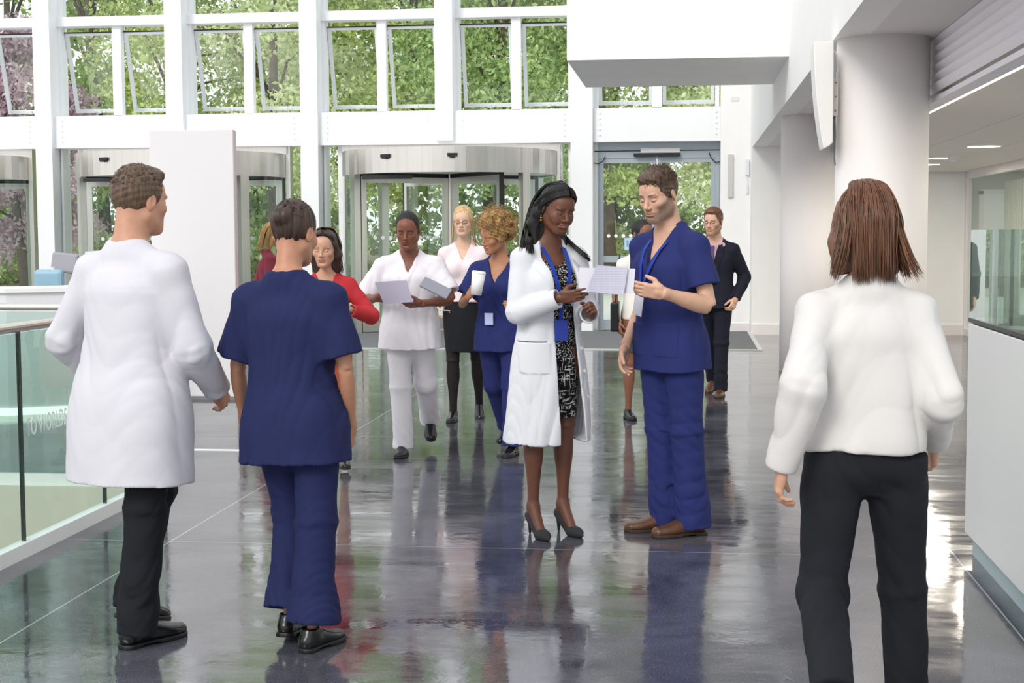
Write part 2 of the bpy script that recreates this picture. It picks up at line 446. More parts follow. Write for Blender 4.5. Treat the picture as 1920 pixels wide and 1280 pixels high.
# revolving doors
def revolving(cx, label, wings_angle):
    cy = 22.95; R = 1.66; Z0, Z1 = 2.42, 2.79
    r = empty('revolving_door', (cx, cy, 0)); tag(r, label, 'revolving door', 'steel revolving doors of the entrance')
    MB().arc_wall(0, 0, R, 0, 2 * PI, Z0, Z1, .06, 64).build('steel_canopy', M_STEEL, r, smooth=False)
    MB().cyl(0, 0, Z1 - .02, Z1, R, 64).cyl(0, 0, Z0 + .03, Z0 + .05, R - .02, 64).build('canopy_deck', mat('drum_ceiling', '#d9d9d6', .5), r)
    op = math.radians(51)
    MB().box(-R - .10, R + .10, -.05, .12, Z1, 2.909).box(-R - .10, -R - .03, -.05, .12, 0, Z1).box(R + .03, R + .10, -.05, .12, 0, Z1).build('portal_frame', M_STEEL, r)
    for s_ in (-1, 1):
        a_c = PI / 2 * 0 if s_ > 0 else PI
        a0, a1 = (-PI / 2 + op, PI / 2 - op) if s_ > 0 else (PI / 2 + op, 3 * PI / 2 - op)
        MB().arc_wall(0, 0, R, a0, a1, .06, Z0, .014, 24).build('curved_glass', M_GLASSG, r)
        MB().arc_wall(0, 0, R, a0, a1, 0, .07, .05, 24).build('curved_rail', M_STEEL, r)
        for a in (a0, a1):
            x, y = R * math.cos(a), R * math.sin(a)
            Mx = Matrix.Translation((x, y, 0)) @ Matrix.Rotation(a, 4, 'Z')
            MB().box(-.05, .05, -.075, .075, 0, Z1 - .001, Mx).build('post', M_STEEL, r)
    MB().cyl(0, 0, 0, Z0 + .03, .05, 20).build('centre_shaft', M_STEEL, r)
    for k in range(4):
        a = wings_angle + k * PI / 2
        Mx = Matrix.Rotation(a, 4, 'Z'); L_ = R - .1
        wg = MB(); wg.box(.14, L_ - .09, -.023, .023, Z0 - .12, Z0 - .03, Mx).box(.14, L_ - .09, -.023, .023, .02, .2, Mx)
        wg.box(.05, .14, -.025, .025, .02, Z0 - .03, Mx).box(L_ - .09, L_, -.025, .025, .02, Z0 - .03, Mx)
        fr = wg.build('wing_frame', M_STEEL, r)
        MB().box(.14, L_ - .09, -.005, .005, .2, Z0 - .12, Mx).build('wing_pane', M_GLASS, fr)
        br = MB(); br.box(.05, L_ + .04, -.03, .03, Z0 - .03, Z0 + .03, Mx).box(L_, L_ + .04, -.03, .03, .02, Z0, Mx)
        br.build('brush_seal', M_BLACK, fr)
        dots = MB()
        for q in range(9):
            xx = .28 + q * .13
            vs = [Mx @ Vector((xx + .03 * math.cos(t), s2 * .0065, 1.46 + .03 * math.sin(t))) for s2 in (1,) for t in np.linspace(0, 2 * PI, 13)[:-1]]
            dots.raw(vs, [tuple(range(12))])
        dots.build('dot_row', M_DOT, fr)
    sen = MB()
    for xx in (-.72, .3):
        a = -PI / 2 + xx / R
        x, y = (R + .05) * math.cos(a), (R + .05) * math.sin(a)
        Mx = Matrix.Translation((x, y, Z0 + .22)) @ Matrix.Rotation(a + PI / 2, 4, 'Z')
        sen.box(-.075, .075, -.02, .02, 0, .05, Mx).box(-.04, .04, -.035, .0, -.02, .01, Mx)
    sen.build('motion_sensor', M_BLACK, r)
    Mx = Matrix.Rotation(0, 4, 'Z')
    MB().box(-1.1, -.35, -R * .86, -R * .82, Z0 - .09, Z0 - .03).build('safety_bar', M_BLACK, r)
    return r
revolving(-3.72, 'steel and glass revolving door in the middle of the entrance', math.radians(38))
revolving(-8.05, 'steel and glass revolving door behind the free-standing white board', math.radians(10))
revolving(-12.35, 'revolving door cut off by the left edge of the photo', math.radians(30))

# sliding door
sd = empty('sliding_door', (-.48, 23.0, 0)); tag(sd, 'grey-blue framed double glass sliding door behind the man in blue scrubs', 'door')
MB().box(-.97, .97, -.045, .1, 2.67, 2.909).box(-.97, -.90, -.048, .098, 0, 2.67).box(.90, .97, -.048, .098, 0, 2.67).build('door_frame', M_ALU, sd)
MB().box(.965, .985, -.07, -.05, 0, 2.75).box(-.97, .97, -.052, -.05, 2.775, 2.79).build('dark_edge', M_RUBBER, sd)
for s_ in (-1, 1):
    x0, x1 = (-.90, -.005) if s_ < 0 else (.005, .90)
    lf = MB(); lf.box(x0, x0 + .07, -.03, .02, .01, 2.67).box(x1 - .07, x1, -.03, .02, .01, 2.67)
    lf.box(x0 + .07, x1 - .07, -.028, .018, .01, .16).box(x0 + .07, x1 - .07, -.028, .018, 2.6, 2.67).box(x0 + .07, x1 - .07, -.028, .018, 1.06, 1.16)
    fr = lf.build('door_leaf', M_ALU, sd)
    MB().box(x0 + .07, x1 - .07, -.008, 0, .16, 2.6).build('pane', M_GLASS, fr)
    d = MB()
    for q in range(6):
        xx = x0 + .15 + q * .115
        d.raw([(xx + .028 * math.cos(t), -.01, 1.47 + .028 * math.sin(t)) for t in np.linspace(0, 2 * PI, 13)[:-1]], [tuple(range(12))])
    d.build('dot_row', M_DOT, fr)
sg = MB().box(-.505, -.36, -.012, -.010, 1.25, 1.44).build('door_notice', mat('pale_blue_notice', '#b9d4e6', .6), sd); sg.location.x = 0
dd = MB()
for xx in (-.47, -.42): dd.box(xx, xx + .03, -.0135, -.012, 1.30, 1.40)
dd.cyl(-.455, -.013, 1.405, 1.406, .001, 4)
dd.build('notice_figure', mat('notice_blue', '#6fa5cf', .6), sg)
MB().box(-.36, .36, -.11, -.05, 2.70, 2.74).box(-.34, -.02, -.13, -.09, 2.685, 2.715).box(.02, .34, -.13, -.09, 2.685, 2.715).build('motion_sensor', M_BLACK, sd)
MB().box(-.25, .35, -.07, -.05, 2.75, 2.82).build('header_plate', M_FRAME, sd)
MB().tube([(-.97, -.08, 2.60), (-.9, -.08, 2.59), (-.83, -.08, 2.63), (-.80, -.07, 2.7)], .008, 6).tube([(.97, -.08, 2.60), (.9, -.08, 2.59), (.83, -.08, 2.66), (.80, -.07, 2.74)], .008, 6).build('sensor_cable', M_BLACK, sd)
# wall lights and switches
o = MB().box(.60, .675, 22.655, 22.70, 2.05, 2.70).build('wall_light', mat('wall_light_grey', '#c9cac6', .5), bevel=.004)
tag(o, 'slim vertical grey wall light right of the sliding door', 'wall light')
o = MB().box(.64, .76, 22.69, 22.70, 3.5, 3.57).build('alarm_box', mat('alarm_white', '#e6e4e2', .5), bevel=.003)
tag(o, 'small white box high on the wall right of the sliding door', 'box')
o = MB().box(.865, .92, 22.66, 22.70, 2.38, 2.62).box(.885, .90, 22.68, 22.70, 2.25, 2.38).box(.88, .905, 22.67, 22.70, 2.1, 2.25).build('wall_sensor', M_SASH)
tag(o, 'small white sensor with lower unit at the wall corner under the gallery', 'sensor')
o = MB().box(1.385, 1.44, 22.03, 22.05, 1.22, 1.36).box(1.395, 1.43, 22.024, 22.03, 1.30, 1.345).build('wall_keypad', mat('keypad_grey', '#cfcfcf', .5))
tag(o, 'small keypad on the white wall beside the far round column', 'keypad')

# entrance mat
mt = MB().box(-6.2, .90, 19.1, 22.6, .002, .010).build('entrance_mat', mat('dark_grey_carpet', '#77787b', .95, noise=.25, nscale=90, bump=.004, bscale=300))
tag(mt, 'wide grey entrance mat on the floor inside the doors', 'mat')
mf = MB().box(-6.25, .96, 19.04, 19.1, .0, .012).box(.90, .96, 19.1, 22.6, 0, .012).build('mat_rim', mat('pale_metal_rim', '#dcdcd9', .35, metal=.6), mt)

# glazed partition behind the counter
pg = MB(); pf = MB()
PX = 4.026
for k, y in enumerate((22.0, 18.0, 14.2, 10.4, 6.6)):
    pf.box(PX - .03, PX + .05, y - .05, y + .05, 0, 2.38)
pf.box(PX - .027, PX + .047, 4, 22.03, 2.27, 2.378).box(PX - .027, PX + .047, 4, 22.03, 0.002, .1)
struct(pf.build('window_5', M_WHITE2)); 
pg.box(PX, PX + .012, 4, 21.9, .1, 2.27)
struct(pg.build('window_6', M_GLASSG))
struct(MB().box(4.05, 6.2, 22.05, 22.3, 0, 2.6).build('wall_office', mat('grey_office_wall', '#b7b8af', .7)))
od = empty('office_door', (4.25, 22.0, 0)); tag(od, 'white door seen through the glazed partition behind the counter', 'door')
MB().box(0, .9, 0, .05, 0, 2.05).build('door_leaf', M_WHITE, od)
MB().box(-.06, 0, -.02, .05, 0, 2.1).box(.9, .96, -.02, .05, 0, 2.1).box(-.06, .96, -.02, .05, 2.05, 2.12).build('door_frame', M_WHITE2, od)
MB().box(.05, .09, -.03, 0, 1.35, 1.47).build('red_call_point', mat('red_plastic', '#b8302c', .4), od)
bl = MB()
for k in range(14): bl.box(4.35 + .0, 4.38, 18.9 + k * .16, 18.98 + k * .16, .2, 2.2)
o = bl.build('vertical_blind', mat('beige_blind', '#c8c2b4', .8)); tag(o, 'beige vertical blind behind the partition glass', 'blind')

# reception counter on the right
rc = empty('reception_counter', (1.308, 7.07, 0)); tag(rc, 'white reception counter with glass screen at the right edge', 'counter')
M_LAC = mat('white_lacquer', '#efeeec', .25, noise=.01, nscale=1)
ct = MB().box(0, .75, -6.2, 0, .10, 1.09); ct.build('counter_body', M_LAC, rc, bevel=.004)
MB().box(.03, .70, -6.2, -.04, 0, .10).build('toe_kick', mat('toe_kick_blue_grey', '#b3c3c8', .4), rc)
MB().box(-.0, .75, -6.2, 0, 1.096, 1.115).build('counter_top', mat('dark_top_joint', '#3a3b3d', .3), rc)
M_SCR = glass_mat('counter_screen_glass', '#e8efec', 1.9, boost=.12)
MB().box(.004, .018, -6.2, -.0, 1.115, 1.525).build('glass_screen', M_SCR, rc)
MB().box(.006, .75, -.018, -.004, 1.115, 1.525).build('glass_end', M_SCR, rc)
o = MB()
pr = [(.0, 0), (.0, .10), (.05, .15), (.26, .17), (.34, .12), (.36, 0)]
o.prism(pr, -.22, .22, 'x')
pr_o = o.build('desk_printer', M_WHITE2, bevel=.01); pr_o.location = (1.68, 5.95, 1.115)
tag(pr_o, 'low white machine on the counter behind the glass screen', 'printer')

# far left curved desk
dk = empty('curved_reception_desk', (0, 0, 0)); tag(dk, 'long curved white desk in the background at the far left', 'desk')
pts = [(-9.5, 11.45), (-8.0, 11.5), (-6.6, 11.6), (-5.7, 11.75), (-5.2, 12.0), (-4.95, 12.4), (-4.9, 13.0)]
def ribbon(pts, z0, z1, t):
    m_ = MB(); n = len(pts); L_ = []; R_ = []
    for i, p in enumerate(pts):
        a = Vector(pts[max(i - 1, 0)]); b2 = Vector(pts[min(i + 1, n - 1)]); d = (b2 - a).normalized(); nn = Vector((-d.y, d.x))
        L_.append(Vector(p)); R_.append(Vector(p) + nn * t)
    vs = []; fs = []
    for i in range(n):
        vs += [(L_[i].x, L_[i].y, z0), (L_[i].x, L_[i].y, z1), (R_[i].x, R_[i].y, z1), (R_[i].x, R_[i].y, z0)]
    for i in range(n - 1):
        for k in range(4): fs.append((i * 4 + k, i * 4 + (k + 1) % 4, i * 4 + 4 + (k + 1) % 4, i * 4 + 4 + k))
    fs += [(0, 1, 2, 3), tuple((n - 1) * 4 + k for k in (3, 2, 1, 0))]
    return m_.raw(vs, fs)
ribbon(pts, .06, 1.04, .08).build('desk_front', mat('desk_white', '#e9e7ea', .35), dk)
ribbon([(p[0], p[1] - .03) for p in pts], 1.04, 1.075, .6).build('desk_top', M_WHITE, dk)
ribbon([(p[0], p[1] - .012) for p in pts], 0.0, .06, .05).build('lit_plinth', mat('plinth_glow', '#fffdf4', emit=1.0), dk)
# desk chair with blue seat
ch = empty('office_chair', (-5.98, 13.25, 0)); tag(ch, 'light blue office chair with grey tilted back behind the far left desk', 'chair')
MB().box(-.16, .13, -.04, .05, .96, 1.2, Matrix.Shear('XZ', 4, (0, 0))).build('seat_shell', mat('light_blue_plastic', '#8fb4c6', .5), ch, bevel=.04)
MB().box(-.17, .09, -.09, -.04, 1.17, 1.36, Matrix.Rotation(math.radians(6), 4, 'Y') @ Matrix.Rotation(-.15, 4, 'X')).build('backrest', mat('mesh_grey', '#9a98a0', .6), ch, bevel=.02)
MB().tube([(.02, .0, 1.22), (.05, .02, 1.1), (.04, .02, .9), (0, 0, .45)], .02, 8).build('back_stem', M_SASH, ch)
MB().box(-.24, .24, -.24, .24, .42, .50).build('seat', mat('light_blue_plastic', '#8fb4c6'), ch, bevel=.03)
MB().cyl(0, 0, .06, .42, .03, 12).build('post', M_STEEL, ch)
for k in range(5):
    a = k * 2 * PI / 5
    MB().beam((0, 0, .09), (.28 * math.cos(a), .28 * math.sin(a), .05), .04, .03).cyl(.27 * math.cos(a), .27 * math.sin(a), 0, .05, .025, 10).build('leg', M_STEEL, ch)
mo = empty('monitor', (-5.75, 13.9, 0)); mo.location.z = 0
# a small shelf-like screen stands on a stalk behind the desk
MB().box(-.15, .17, -.02, .02, 1.28, 1.36).build('screen_back', M_SASH, mo)
MB().box(-.02, .02, -.0, .03, .0, 1.3).box(-.15, .15, -.1, .1, 0, .02).build('stand', M_FRAME, mo)
tag(mo, 'thin pale screen on a stalk behind the blue chair', 'screen')

# free-standing white board
tb = empty('display_board', (-4.51, 13.09, 0)); tag(tb, 'tall blank free-standing white display board left of the blue scrubs woman', 'board')
MB().box(-.395, .395, -.045, .045, .03, 2.47).build('board_panel', mat('board_lilac_white', '#dcd9da', .5), tb, bevel=.003)
MB().box(-.395, .395, -.045, .045, 0, .03).build('base', mat('board_base', '#77787c', .4), tb)
MB().box(.396, .399, -.044, .044, .03, 2.46).build('edge_strip', mat('pinkish_edge', '#d9c3c4', .5), tb)

# glass balustrade round the stairwell
M_KERB = mat('white_kerb', '#eeeeec', .5)
M_JOINT = mat('dark_joint', '#4b514f', .25, metal=.6)
bal = empty('glass_balustrade', (-3.11, 8.47, 0)); tag(bal, 'glass balustrade with steel handrail running beside the stairwell, bearing lettering', 'balustrade')
MB().box(-.05, .01, -6.4, .03, -.3, .07).build('kerb', M_KERB, bal)
ys = [.0, -.92, -1.90, -2.89, -3.88, -4.87, -5.9]
gl = None
for i in range(len(ys) - 1):
    p = MB().box(-.03, -.015, ys[i + 1] + .008, ys[i] - .008, .05, 1.06).build('glass_panel', M_GLASSB, bal)
    if i == 1: gl = p
    MB().box(-.032, -.013, ys[i] - .008, ys[i] + .004, .02, 1.07).build('joint_post', M_JOINT, bal)
MB().tube([(-.022, .0, 1.09), (-.022, -6.0, 1.09)], .024, 16).build('handrail', M_STEEL, bal)
Mt = Matrix.Translation((-.012, -2.70 + .0, .565)) @ Matrix.Rotation(PI / 2, 4, 'Z') @ Matrix.Rotation(PI / 2, 4, 'X') @ Matrix.Diagonal((.62, 1, 1, 1))
Mt = Matrix.Translation((-.012, -1.86, .565)) @ Matrix.Rotation(PI / 2, 4, 'Z') @ Matrix.Rotation(PI / 2, 4, 'X') @ Matrix.Diagonal((.62, 1, 1, 1))
text_mesh('lettering', 'TO WORLDS THAT', .125, mat('etched_white', '#f2f6f6', .7), Mt, parent=gl)
bal2 = empty('glass_balustrade', (-3.11, 8.47, 0)); tag(bal2, 'far return of the glass balustrade at the end of the stairwell', 'balustrade')
MB().box(-4.9, -.05, -.03, .03, .0, .07).build('kerb', M_KERB, bal2)
xs = [-.05, -1.35, -2.6, -3.85, -4.9]
for i in range(4):
    MB().box(xs[i + 1] + .006, xs[i] - .006, -.008, .007, .05, 1.06).build('glass_panel', M_GLASSB, bal2)
    MB().box(xs[i + 1] - .006, xs[i + 1] + .006, -.012, .011, .02, 1.07).build('joint_post', M_EDGE, bal2)
MB().tube([(-.05, 0, 1.09), (-4.9, 0, 1.09)], .022, 16).build('handrail', M_STEEL, bal2)
fs = MB().box(-3.6, -3.1, 9.93, 9.98, .0, .006).build('floor_strip', mat('white_metal_strip', '#f4f4f4', .3)); tag(fs, 'short bright strip in the floor beneath the white display board', 'floor strip')

# ------------------------------------------------------------------ outside
struct(MB().box(-60, 40, 23.2, 41, -.25, -.01).build('floor_pavement', mat('pale_paving', '#f2f0ea', .8, noise=.03)))
M_SOIL = mat('leaf_litter', '#8a7a5c', .95, noise=.45, nscale=5)
g = MB().raw([(-60, 41, -.01), (40, 41, -.01), (40, 44, .45), (-60, 44, .45), (40, 90, .8), (-60, 90, .8)], [(0, 1, 2, 3), (3, 2, 4, 5)])
struct(g.build('floor_bank', M_SOIL))

def leaf_mat(name, c1, c2):
    if name in MATS: return MATS[name]
    m = bpy.data.materials.new(name); m.use_nodes = True; nt = m.node_tree; nt.nodes.clear(); L = nt.links.new
    out = nt.nodes.new('ShaderNodeOutputMaterial'); d = nt.nodes.new('ShaderNodeBsdfDiffuse'); t = nt.nodes.new('ShaderNodeBsdfTranslucent')
    mx = nt.nodes.new('ShaderNodeMixShader'); mx.inputs[0].default_value = .42
    g_ = nt.nodes.new('ShaderNodeNewGeometry'); r = nt.nodes.new('ShaderNodeValToRGB')
    r.color_ramp.elements[0].color = lin(c1); r.color_ramp.elements[1].color = lin(c2)
    L(g_.outputs['Random Per Island'], r.inputs[0]); L(r.outputs[0], d.inputs[0]); L(r.outputs[0], t.inputs[0])
    L(d.outputs[0], mx.inputs[1]); L(t.outputs[0], mx.inputs[2]); L(mx.outputs[0], out.inputs[0])
    MATS[name] = m
    return m
M_BARK = mat('bark', '#5f5347', .9, noise=.3, nscale=6)
def leaves(rng, centres, radii, per, size):
    C = np.repeat(centres, per, axis=0); Rr = np.repeat(radii, per)
    n = len(C)
    d = rng.normal(size=(n, 3)); d /= np.linalg.norm(d, axis=1)[:, None]
    P = C + d * (Rr * rng.random(n) ** .45)[:, None] * np.array([1, 1, .75])
    a = rng.normal(size=(n, 3)); a[:, 2] -= .4; a /= np.linalg.norm(a, axis=1)[:, None]
    b = np.cross(a, rng.normal(size=(n, 3))); b /= np.linalg.norm(b, axis=1)[:, None]
    s = (size * (0.6 + .8 * rng.random(n)))[:, None]
    V = np.stack([P - a * s * .5, P + b * s * .3, P + a * s * .6, P - b * s * .3], 1).reshape(-1, 3)
    F = np.arange(n * 4).reshape(-1, 4)
    return V, F
def np_mesh(name, V, F, m, parent=None, smooth=False, tint=None):
    me = bpy.data.meshes.new(name)
    V = np.ascontiguousarray(V, dtype=np.float32); F = np.ascontiguousarray(F, dtype=np.int32)
    me.vertices.add(len(V)); me.vertices.foreach_set('co', V.ravel())
    me.loops.add(F.size); me.loops.foreach_set('vertex_index', F.ravel())
    me.polygons.add(len(F)); k = F.shape[1]
    me.polygons.foreach_set('loop_start', np.arange(0, F.size, k, dtype=np.int32))
    me.update(calc_edges=True)
    if smooth: me.polygons.foreach_set('use_smooth', np.ones(len(F), dtype=bool))
    if tint is not None:
        at = me.color_attributes.new('tint', 'FLOAT_COLOR', 'POINT')
        at.data.foreach_set('color', np.ascontiguousarray(np.hstack([tint, np.ones((len(V), 1))]), dtype=np.float32).ravel())
    me.materials.append(m)
    o = bpy.data.objects.new(name, me); scene.collection.objects.link(o)
    if parent: o.parent = parent
    return o
def tree(x, y, h, r, seed, lm, label, cat='tree', z0=.5, base=.12, ncl=74, per=250, size=.125, name='leafy_tree'):
    rng = np.random.default_rng(seed)
    t = empty(name, (x, y, z0)); tag(t, label, cat)
    tops = []
    br = MB(); lean = rng.normal(size=2) * .25
    tr = [(0, 0, -.3), (lean[0] * .3, lean[1] * .3, h * .25), (lean[0], lean[1], h * .55), (lean[0] * 1.2, lean[1], h * .9)]
    br.tube(tr, [r * .07, r * .055, r * .04, r * .012], 8)
    cs = []
    for k in range(ncl):
        u = rng.random(); zz = h * (base + (1 - base) * u)
        prof = math.sin(PI * min(1, .12 + u * .85)) ** .6
        an = rng.random() * 2 * PI; rr = r * prof * (rng.random() ** .5)
        c = np.array([lean[0] * u + rr * math.cos(an), lean[1] * u + rr * math.sin(an), zz]); cs.append(c)
        if k % 5 == 0:
            br.tube([(lean[0] * u, lean[1] * u, zz * .75), tuple(c * [.5, .5, 1] - [0, 0, .25]), tuple(c)], [r * .02, r * .013, r * .006], 5)
    br.build('trunk', M_BARK, t, smooth=True)
    cs = np.array(cs); V, F = leaves(rng, cs, np.full(len(cs), r * .3), per, size)
    np_mesh('foliage', V, F, lm, t)
    return t
G1 = leaf_mat('leaf_green', '#819c48', '#e6efa4'); G2 = leaf_mat('leaf_dark_green', '#76955e', '#dcebaa')
G3 = leaf_mat('leaf_pale_green', '#b4c682', '#f7f8d8'); G4 = leaf_mat('leaf_purple', '#a88f9c', '#dfc8d2')
rnd = random.Random(5)
front = [(-20.5, 37, G2), (-13.3, 36.5, G1), (-10.2, 35.5, G3), (-7.3, 37.5, G1), (-4.6, 35.5, G2), (-1.9, 37, G1), (1.2, 36, G3), (3.8, 38, G1)]
wh = ['seen through the left bay windows', 'seen over the left revolving door', 'seen above the white display board', 'seen left of the middle revolving door',
      'with trunk visible inside the middle revolving door', 'seen behind the doctor in the white coat', 'seen through the right leaf of the sliding door', 'partly behind the right wall']
kinds = {id(G1): 'fresh green', id(G2): 'dark green', id(G3): 'pale green'}
for i, (x, y, g_) in enumerate(front):
    tree(x, y, 9.5 + rnd.random() * 2, 2.5, 10 + i, g_, 'near %s leafy tree outside %s' % (kinds[id(g_)], wh[i]), z0=0, base=.22)
tree(-16.2, 34.5, 6.5, 2.0, 40, G4, 'purple leaved tree outside the leftmost revolving door', z0=0, base=.15)
for i in range(9):
    x = -27 + i * 4.1; g_ = (G2, G1, G2)[i % 3]
    tree(x, 46 + (i % 2) * 2.5, 13, 3.6, 60 + i, g_, 'distant %s tree of the back row, %s' % (kinds[id(g_)], ['at the far left', 'left of the revolving doors', 'behind the left revolving door', 'left of the white board', 'behind the white board',
         'left of the middle revolving door', 'behind the middle revolving door', 'behind the sliding door', 'at the far right'][i]), base=.05, size=.26, ncl=62, per=150)
for i in range(14):
    x = -21.5 + i * 1.95; g_ = (G3, G1, G3, G2)[i % 4]
    tree(x, 41.8 + (i % 3) * .4, 1.5 + .5 * (i % 2), 1.3, 90 + i, g_, 'low %s shrub on the bank outside' % kinds[id(g_)], 'shrub', z0=.1, base=.0, ncl=26, per=90, size=.14, name='garden_shrub')
places = ['at the far left edge', 'outside the leftmost revolving door', 'just right of the purple tree', 'left of the blue office chair', 'behind the left revolving door', 'behind the white board, left part', 'behind the white board, right part',
          'right of the white board', 'left of the middle revolving door', 'in the left half of the middle revolving door', 'in the right half of the middle revolving door', 'behind the woman in the white coat', 'in the left leaf of the sliding door', 'in the right leaf of the sliding door']
for i, o_ in enumerate([o_ for o_ in bpy.data.objects if o_.name.startswith('garden_shrub') and o_.parent is None]):
    o_['group'] = 'low shrubs on the bank outside'; o_['label'] = 'low green shrub on the bank outside, ' + places[i]
# ------------------------------------------------------------------ implicit surface modelling (numpy)
f32 = np.float32
def V3(*a): return np.array(a, dtype=float)
def nrm(v): v = np.asarray(v, float); return v / max(1e-9, np.linalg.norm(v))
def smin(a, b, k):
    if k <= 0: return np.minimum(a, b)
    h = np.maximum(k - np.abs(a - b), 0) / k
    return np.minimum(a, b) - h * h * k * .25
def smax(a, b, k): return -smin(-a, -b, k)
def rotm(ax=0, ay=0, az=0):
    """rotation matrix from degrees, applied x then y then z"""
    ax, ay, az = map(math.radians, (ax, ay, az))
    X = np.array([[1, 0, 0], [0, math.cos(ax), -math.sin(ax)], [0, math.sin(ax), math.cos(ax)]])
    Y = np.array([[math.cos(ay), 0, math.sin(ay)], [0, 1, 0], [-math.sin(ay), 0, math.cos(ay)]])
    Z = np.array([[math.cos(az), -math.sin(az), 0], [math.sin(az), math.cos(az), 0], [0, 0, 1]])
    return Z @ Y @ X
def frame(w, ref):
    w = nrm(w); ref = np.asarray(ref, float); u = ref - w * ref.dot(w)
    if np.linalg.norm(u) < 1e-4: u = np.array([0, 1, 0.]) - w * w[1]
    u = nrm(u); v = np.cross(w, u)
    return np.array([u, v, w])          # rows: local axes
def local(P, o, R):
    x, y, z = P[0] - f32(o[0]), P[1] - f32(o[1]), P[2] - f32(o[2]); R = R.astype(f32)
    return [x * R[i, 0] + y * R[i, 1] + z * R[i, 2] for i in range(3)]
class Pr:
    def __init__(s, lo, hi, fn): s.lo = np.array(lo, float); s.hi = np.array(hi, float); s.fn = fn
def ell(c, r, R=None):
    c = np.array(c, float); r = np.array(r, float); R = np.eye(3) if R is None else R.T
    m = max(r)
    def fn(P):
        q = local(P, c, R)
        k0 = np.sqrt((q[0] / r[0]) ** 2 + (q[1] / r[1]) ** 2 + (q[2] / r[2]) ** 2)
        k1 = np.sqrt((q[0] / r[0] ** 2) ** 2 + (q[1] / r[1] ** 2) ** 2 + (q[2] / r[2] ** 2) ** 2)
        return k0 * (k0 - 1) / np.maximum(k1, 1e-6)
    return Pr(c - m, c + m, fn)
def cone(a, b, ra, rb):
    a = np.array(a, float); b = np.array(b, float); m = max(ra, rb); ab = b - a; L2 = max(1e-9, ab.dot(ab))
    def fn(P):
        x, y, z = P[0] - f32(a[0]), P[1] - f32(a[1]), P[2] - f32(a[2])
        t = np.clip((x * ab[0] + y * ab[1] + z * ab[2]) / L2, 0, 1).astype(f32)
        return np.sqrt((x - t * f32(ab[0])) ** 2 + (y - t * f32(ab[1])) ** 2 + (z - t * f32(ab[2])) ** 2) - (ra + (rb - ra) * t)
    return Pr(np.minimum(a, b) - m, np.maximum(a, b) + m, fn)
def rbox(c, h, r, R=None):
    c = np.array(c, float); h = np.array(h, float); Rm = np.eye(3) if R is None else R.T; m = np.linalg.norm(h)
    def fn(P):
        q = local(P, c, Rm); d = [np.abs(q[i]) - f32(h[i] - r) for i in range(3)]
        o = np.sqrt(sum(np.maximum(k, 0) ** 2 for k in d))
        return o + np.minimum(np.maximum(np.maximum(d[0], d[1]), d[2]), 0) - r
    return Pr(c - m, c + m, fn)
def smooth_tab(tab, n=40):
    T = np.array(tab, float); z = T[:, 0]; zz = np.linspace(z[0], z[-1], n)
    out = [zz]
    for c in range(1, T.shape[1]):
        y = T[:, c]; m = np.gradient(y, z); i = np.clip(np.searchsorted(z, zz, 'right') - 1, 0, len(z) - 2)
        h = z[i + 1] - z[i]; t = (zz - z[i]) / h
        out.append((2 * t**3 - 3 * t**2 + 1) * y[i] + (t**3 - 2 * t**2 + t) * h * m[i] + (-2 * t**3 + 3 * t**2) * y[i + 1] + (t**3 - t**2) * h * m[i + 1])
    return np.array(out)
def loft(o, R, tab, pw=2.0):
    """tab rows: z, cx, cy, rx, ry in the frame (o, R rows u,v,w)"""
    T = smooth_tab(tab); o = np.array(o, float)
    z0, z1 = T[0, 0], T[0, -1]; m = max(T[3].max() + np.abs(T[1]).max(), T[4].max() + np.abs(T[2]).max())
    A = o + R[2] * z0; B = o + R[2] * z1
    N = T.shape[1] - 1
    def tb(col, zi):
        i = zi.astype(np.int32); i = np.minimum(i, N - 1); fr = zi - i; c = T[col].astype(f32)
        return c[i] * (1 - fr) + c[i + 1] * fr
    def fn(P):
        x, y, z = local(P, o, R)
        zc = np.clip(z, z0, z1); zi = ((zc - z0) / (z1 - z0) * N).astype(f32)
        rx = tb(3, zi); ry = tb(4, zi); x = x - tb(1, zi); y = y - tb(2, zi)
        if pw == 2.0:
            k0 = np.sqrt((x / rx) ** 2 + (y / ry) ** 2)
        else:
            k0 = (np.abs(x / rx) ** pw + np.abs(y / ry) ** pw) ** (1 / pw)
        k1 = np.sqrt((x / rx ** 2) ** 2 + (y / ry ** 2) ** 2)
        d = np.where(k1 > 1e-5, k0 * (k0 - 1) / np.maximum(k1, 1e-5), -np.minimum(rx, ry))
        if pw != 2.0: d = (k0 - 1) * np.minimum(rx, ry)
        dz = np.abs(z - (z0 + z1) / 2) - (z1 - z0) / 2
        return np.where(dz > 0, np.sqrt(np.maximum(d, 0) ** 2 + dz ** 2), np.maximum(d, dz) if True else d)
    return Pr(np.minimum(A, B) - m, np.maximum(A, B) + m, fn)
def bone(a, b, rs, ref=(1, 0, 0), flat=1.0):
    """tapered limb segment; rs radii evenly along it; flat scales the v axis"""
    a = np.array(a, float); b = np.array(b, float); L = np.linalg.norm(b - a); R = frame(b - a, ref)
    n = len(rs)
    tab = [(L * i / (n - 1), 0, 0, r, r * flat) for i, r in enumerate(rs)]
    return loft(a, R, tab)
def half(n, o):
    """half space, negative on the side the normal n points away from"""
    n = nrm(n); o = np.array(o, float)
    return Pr([-9] * 3, [9] * 3, lambda P: (P[0] - f32(o[0])) * f32(n[0]) + (P[1] - f32(o[1])) * f32(n[1]) + (P[2] - f32(o[2])) * f32(n[2]))
def group(prims, k):
    """smooth union of primitives as one primitive"""
    lo = np.min([p.lo for p in prims], 0); hi = np.max([p.hi for p in prims], 0)
    def fn(P):
        d = None
        for p in prims: e = p.fn(P); d = e if d is None else smin(d, e, k)
        return d
    return Pr(lo, hi, fn)
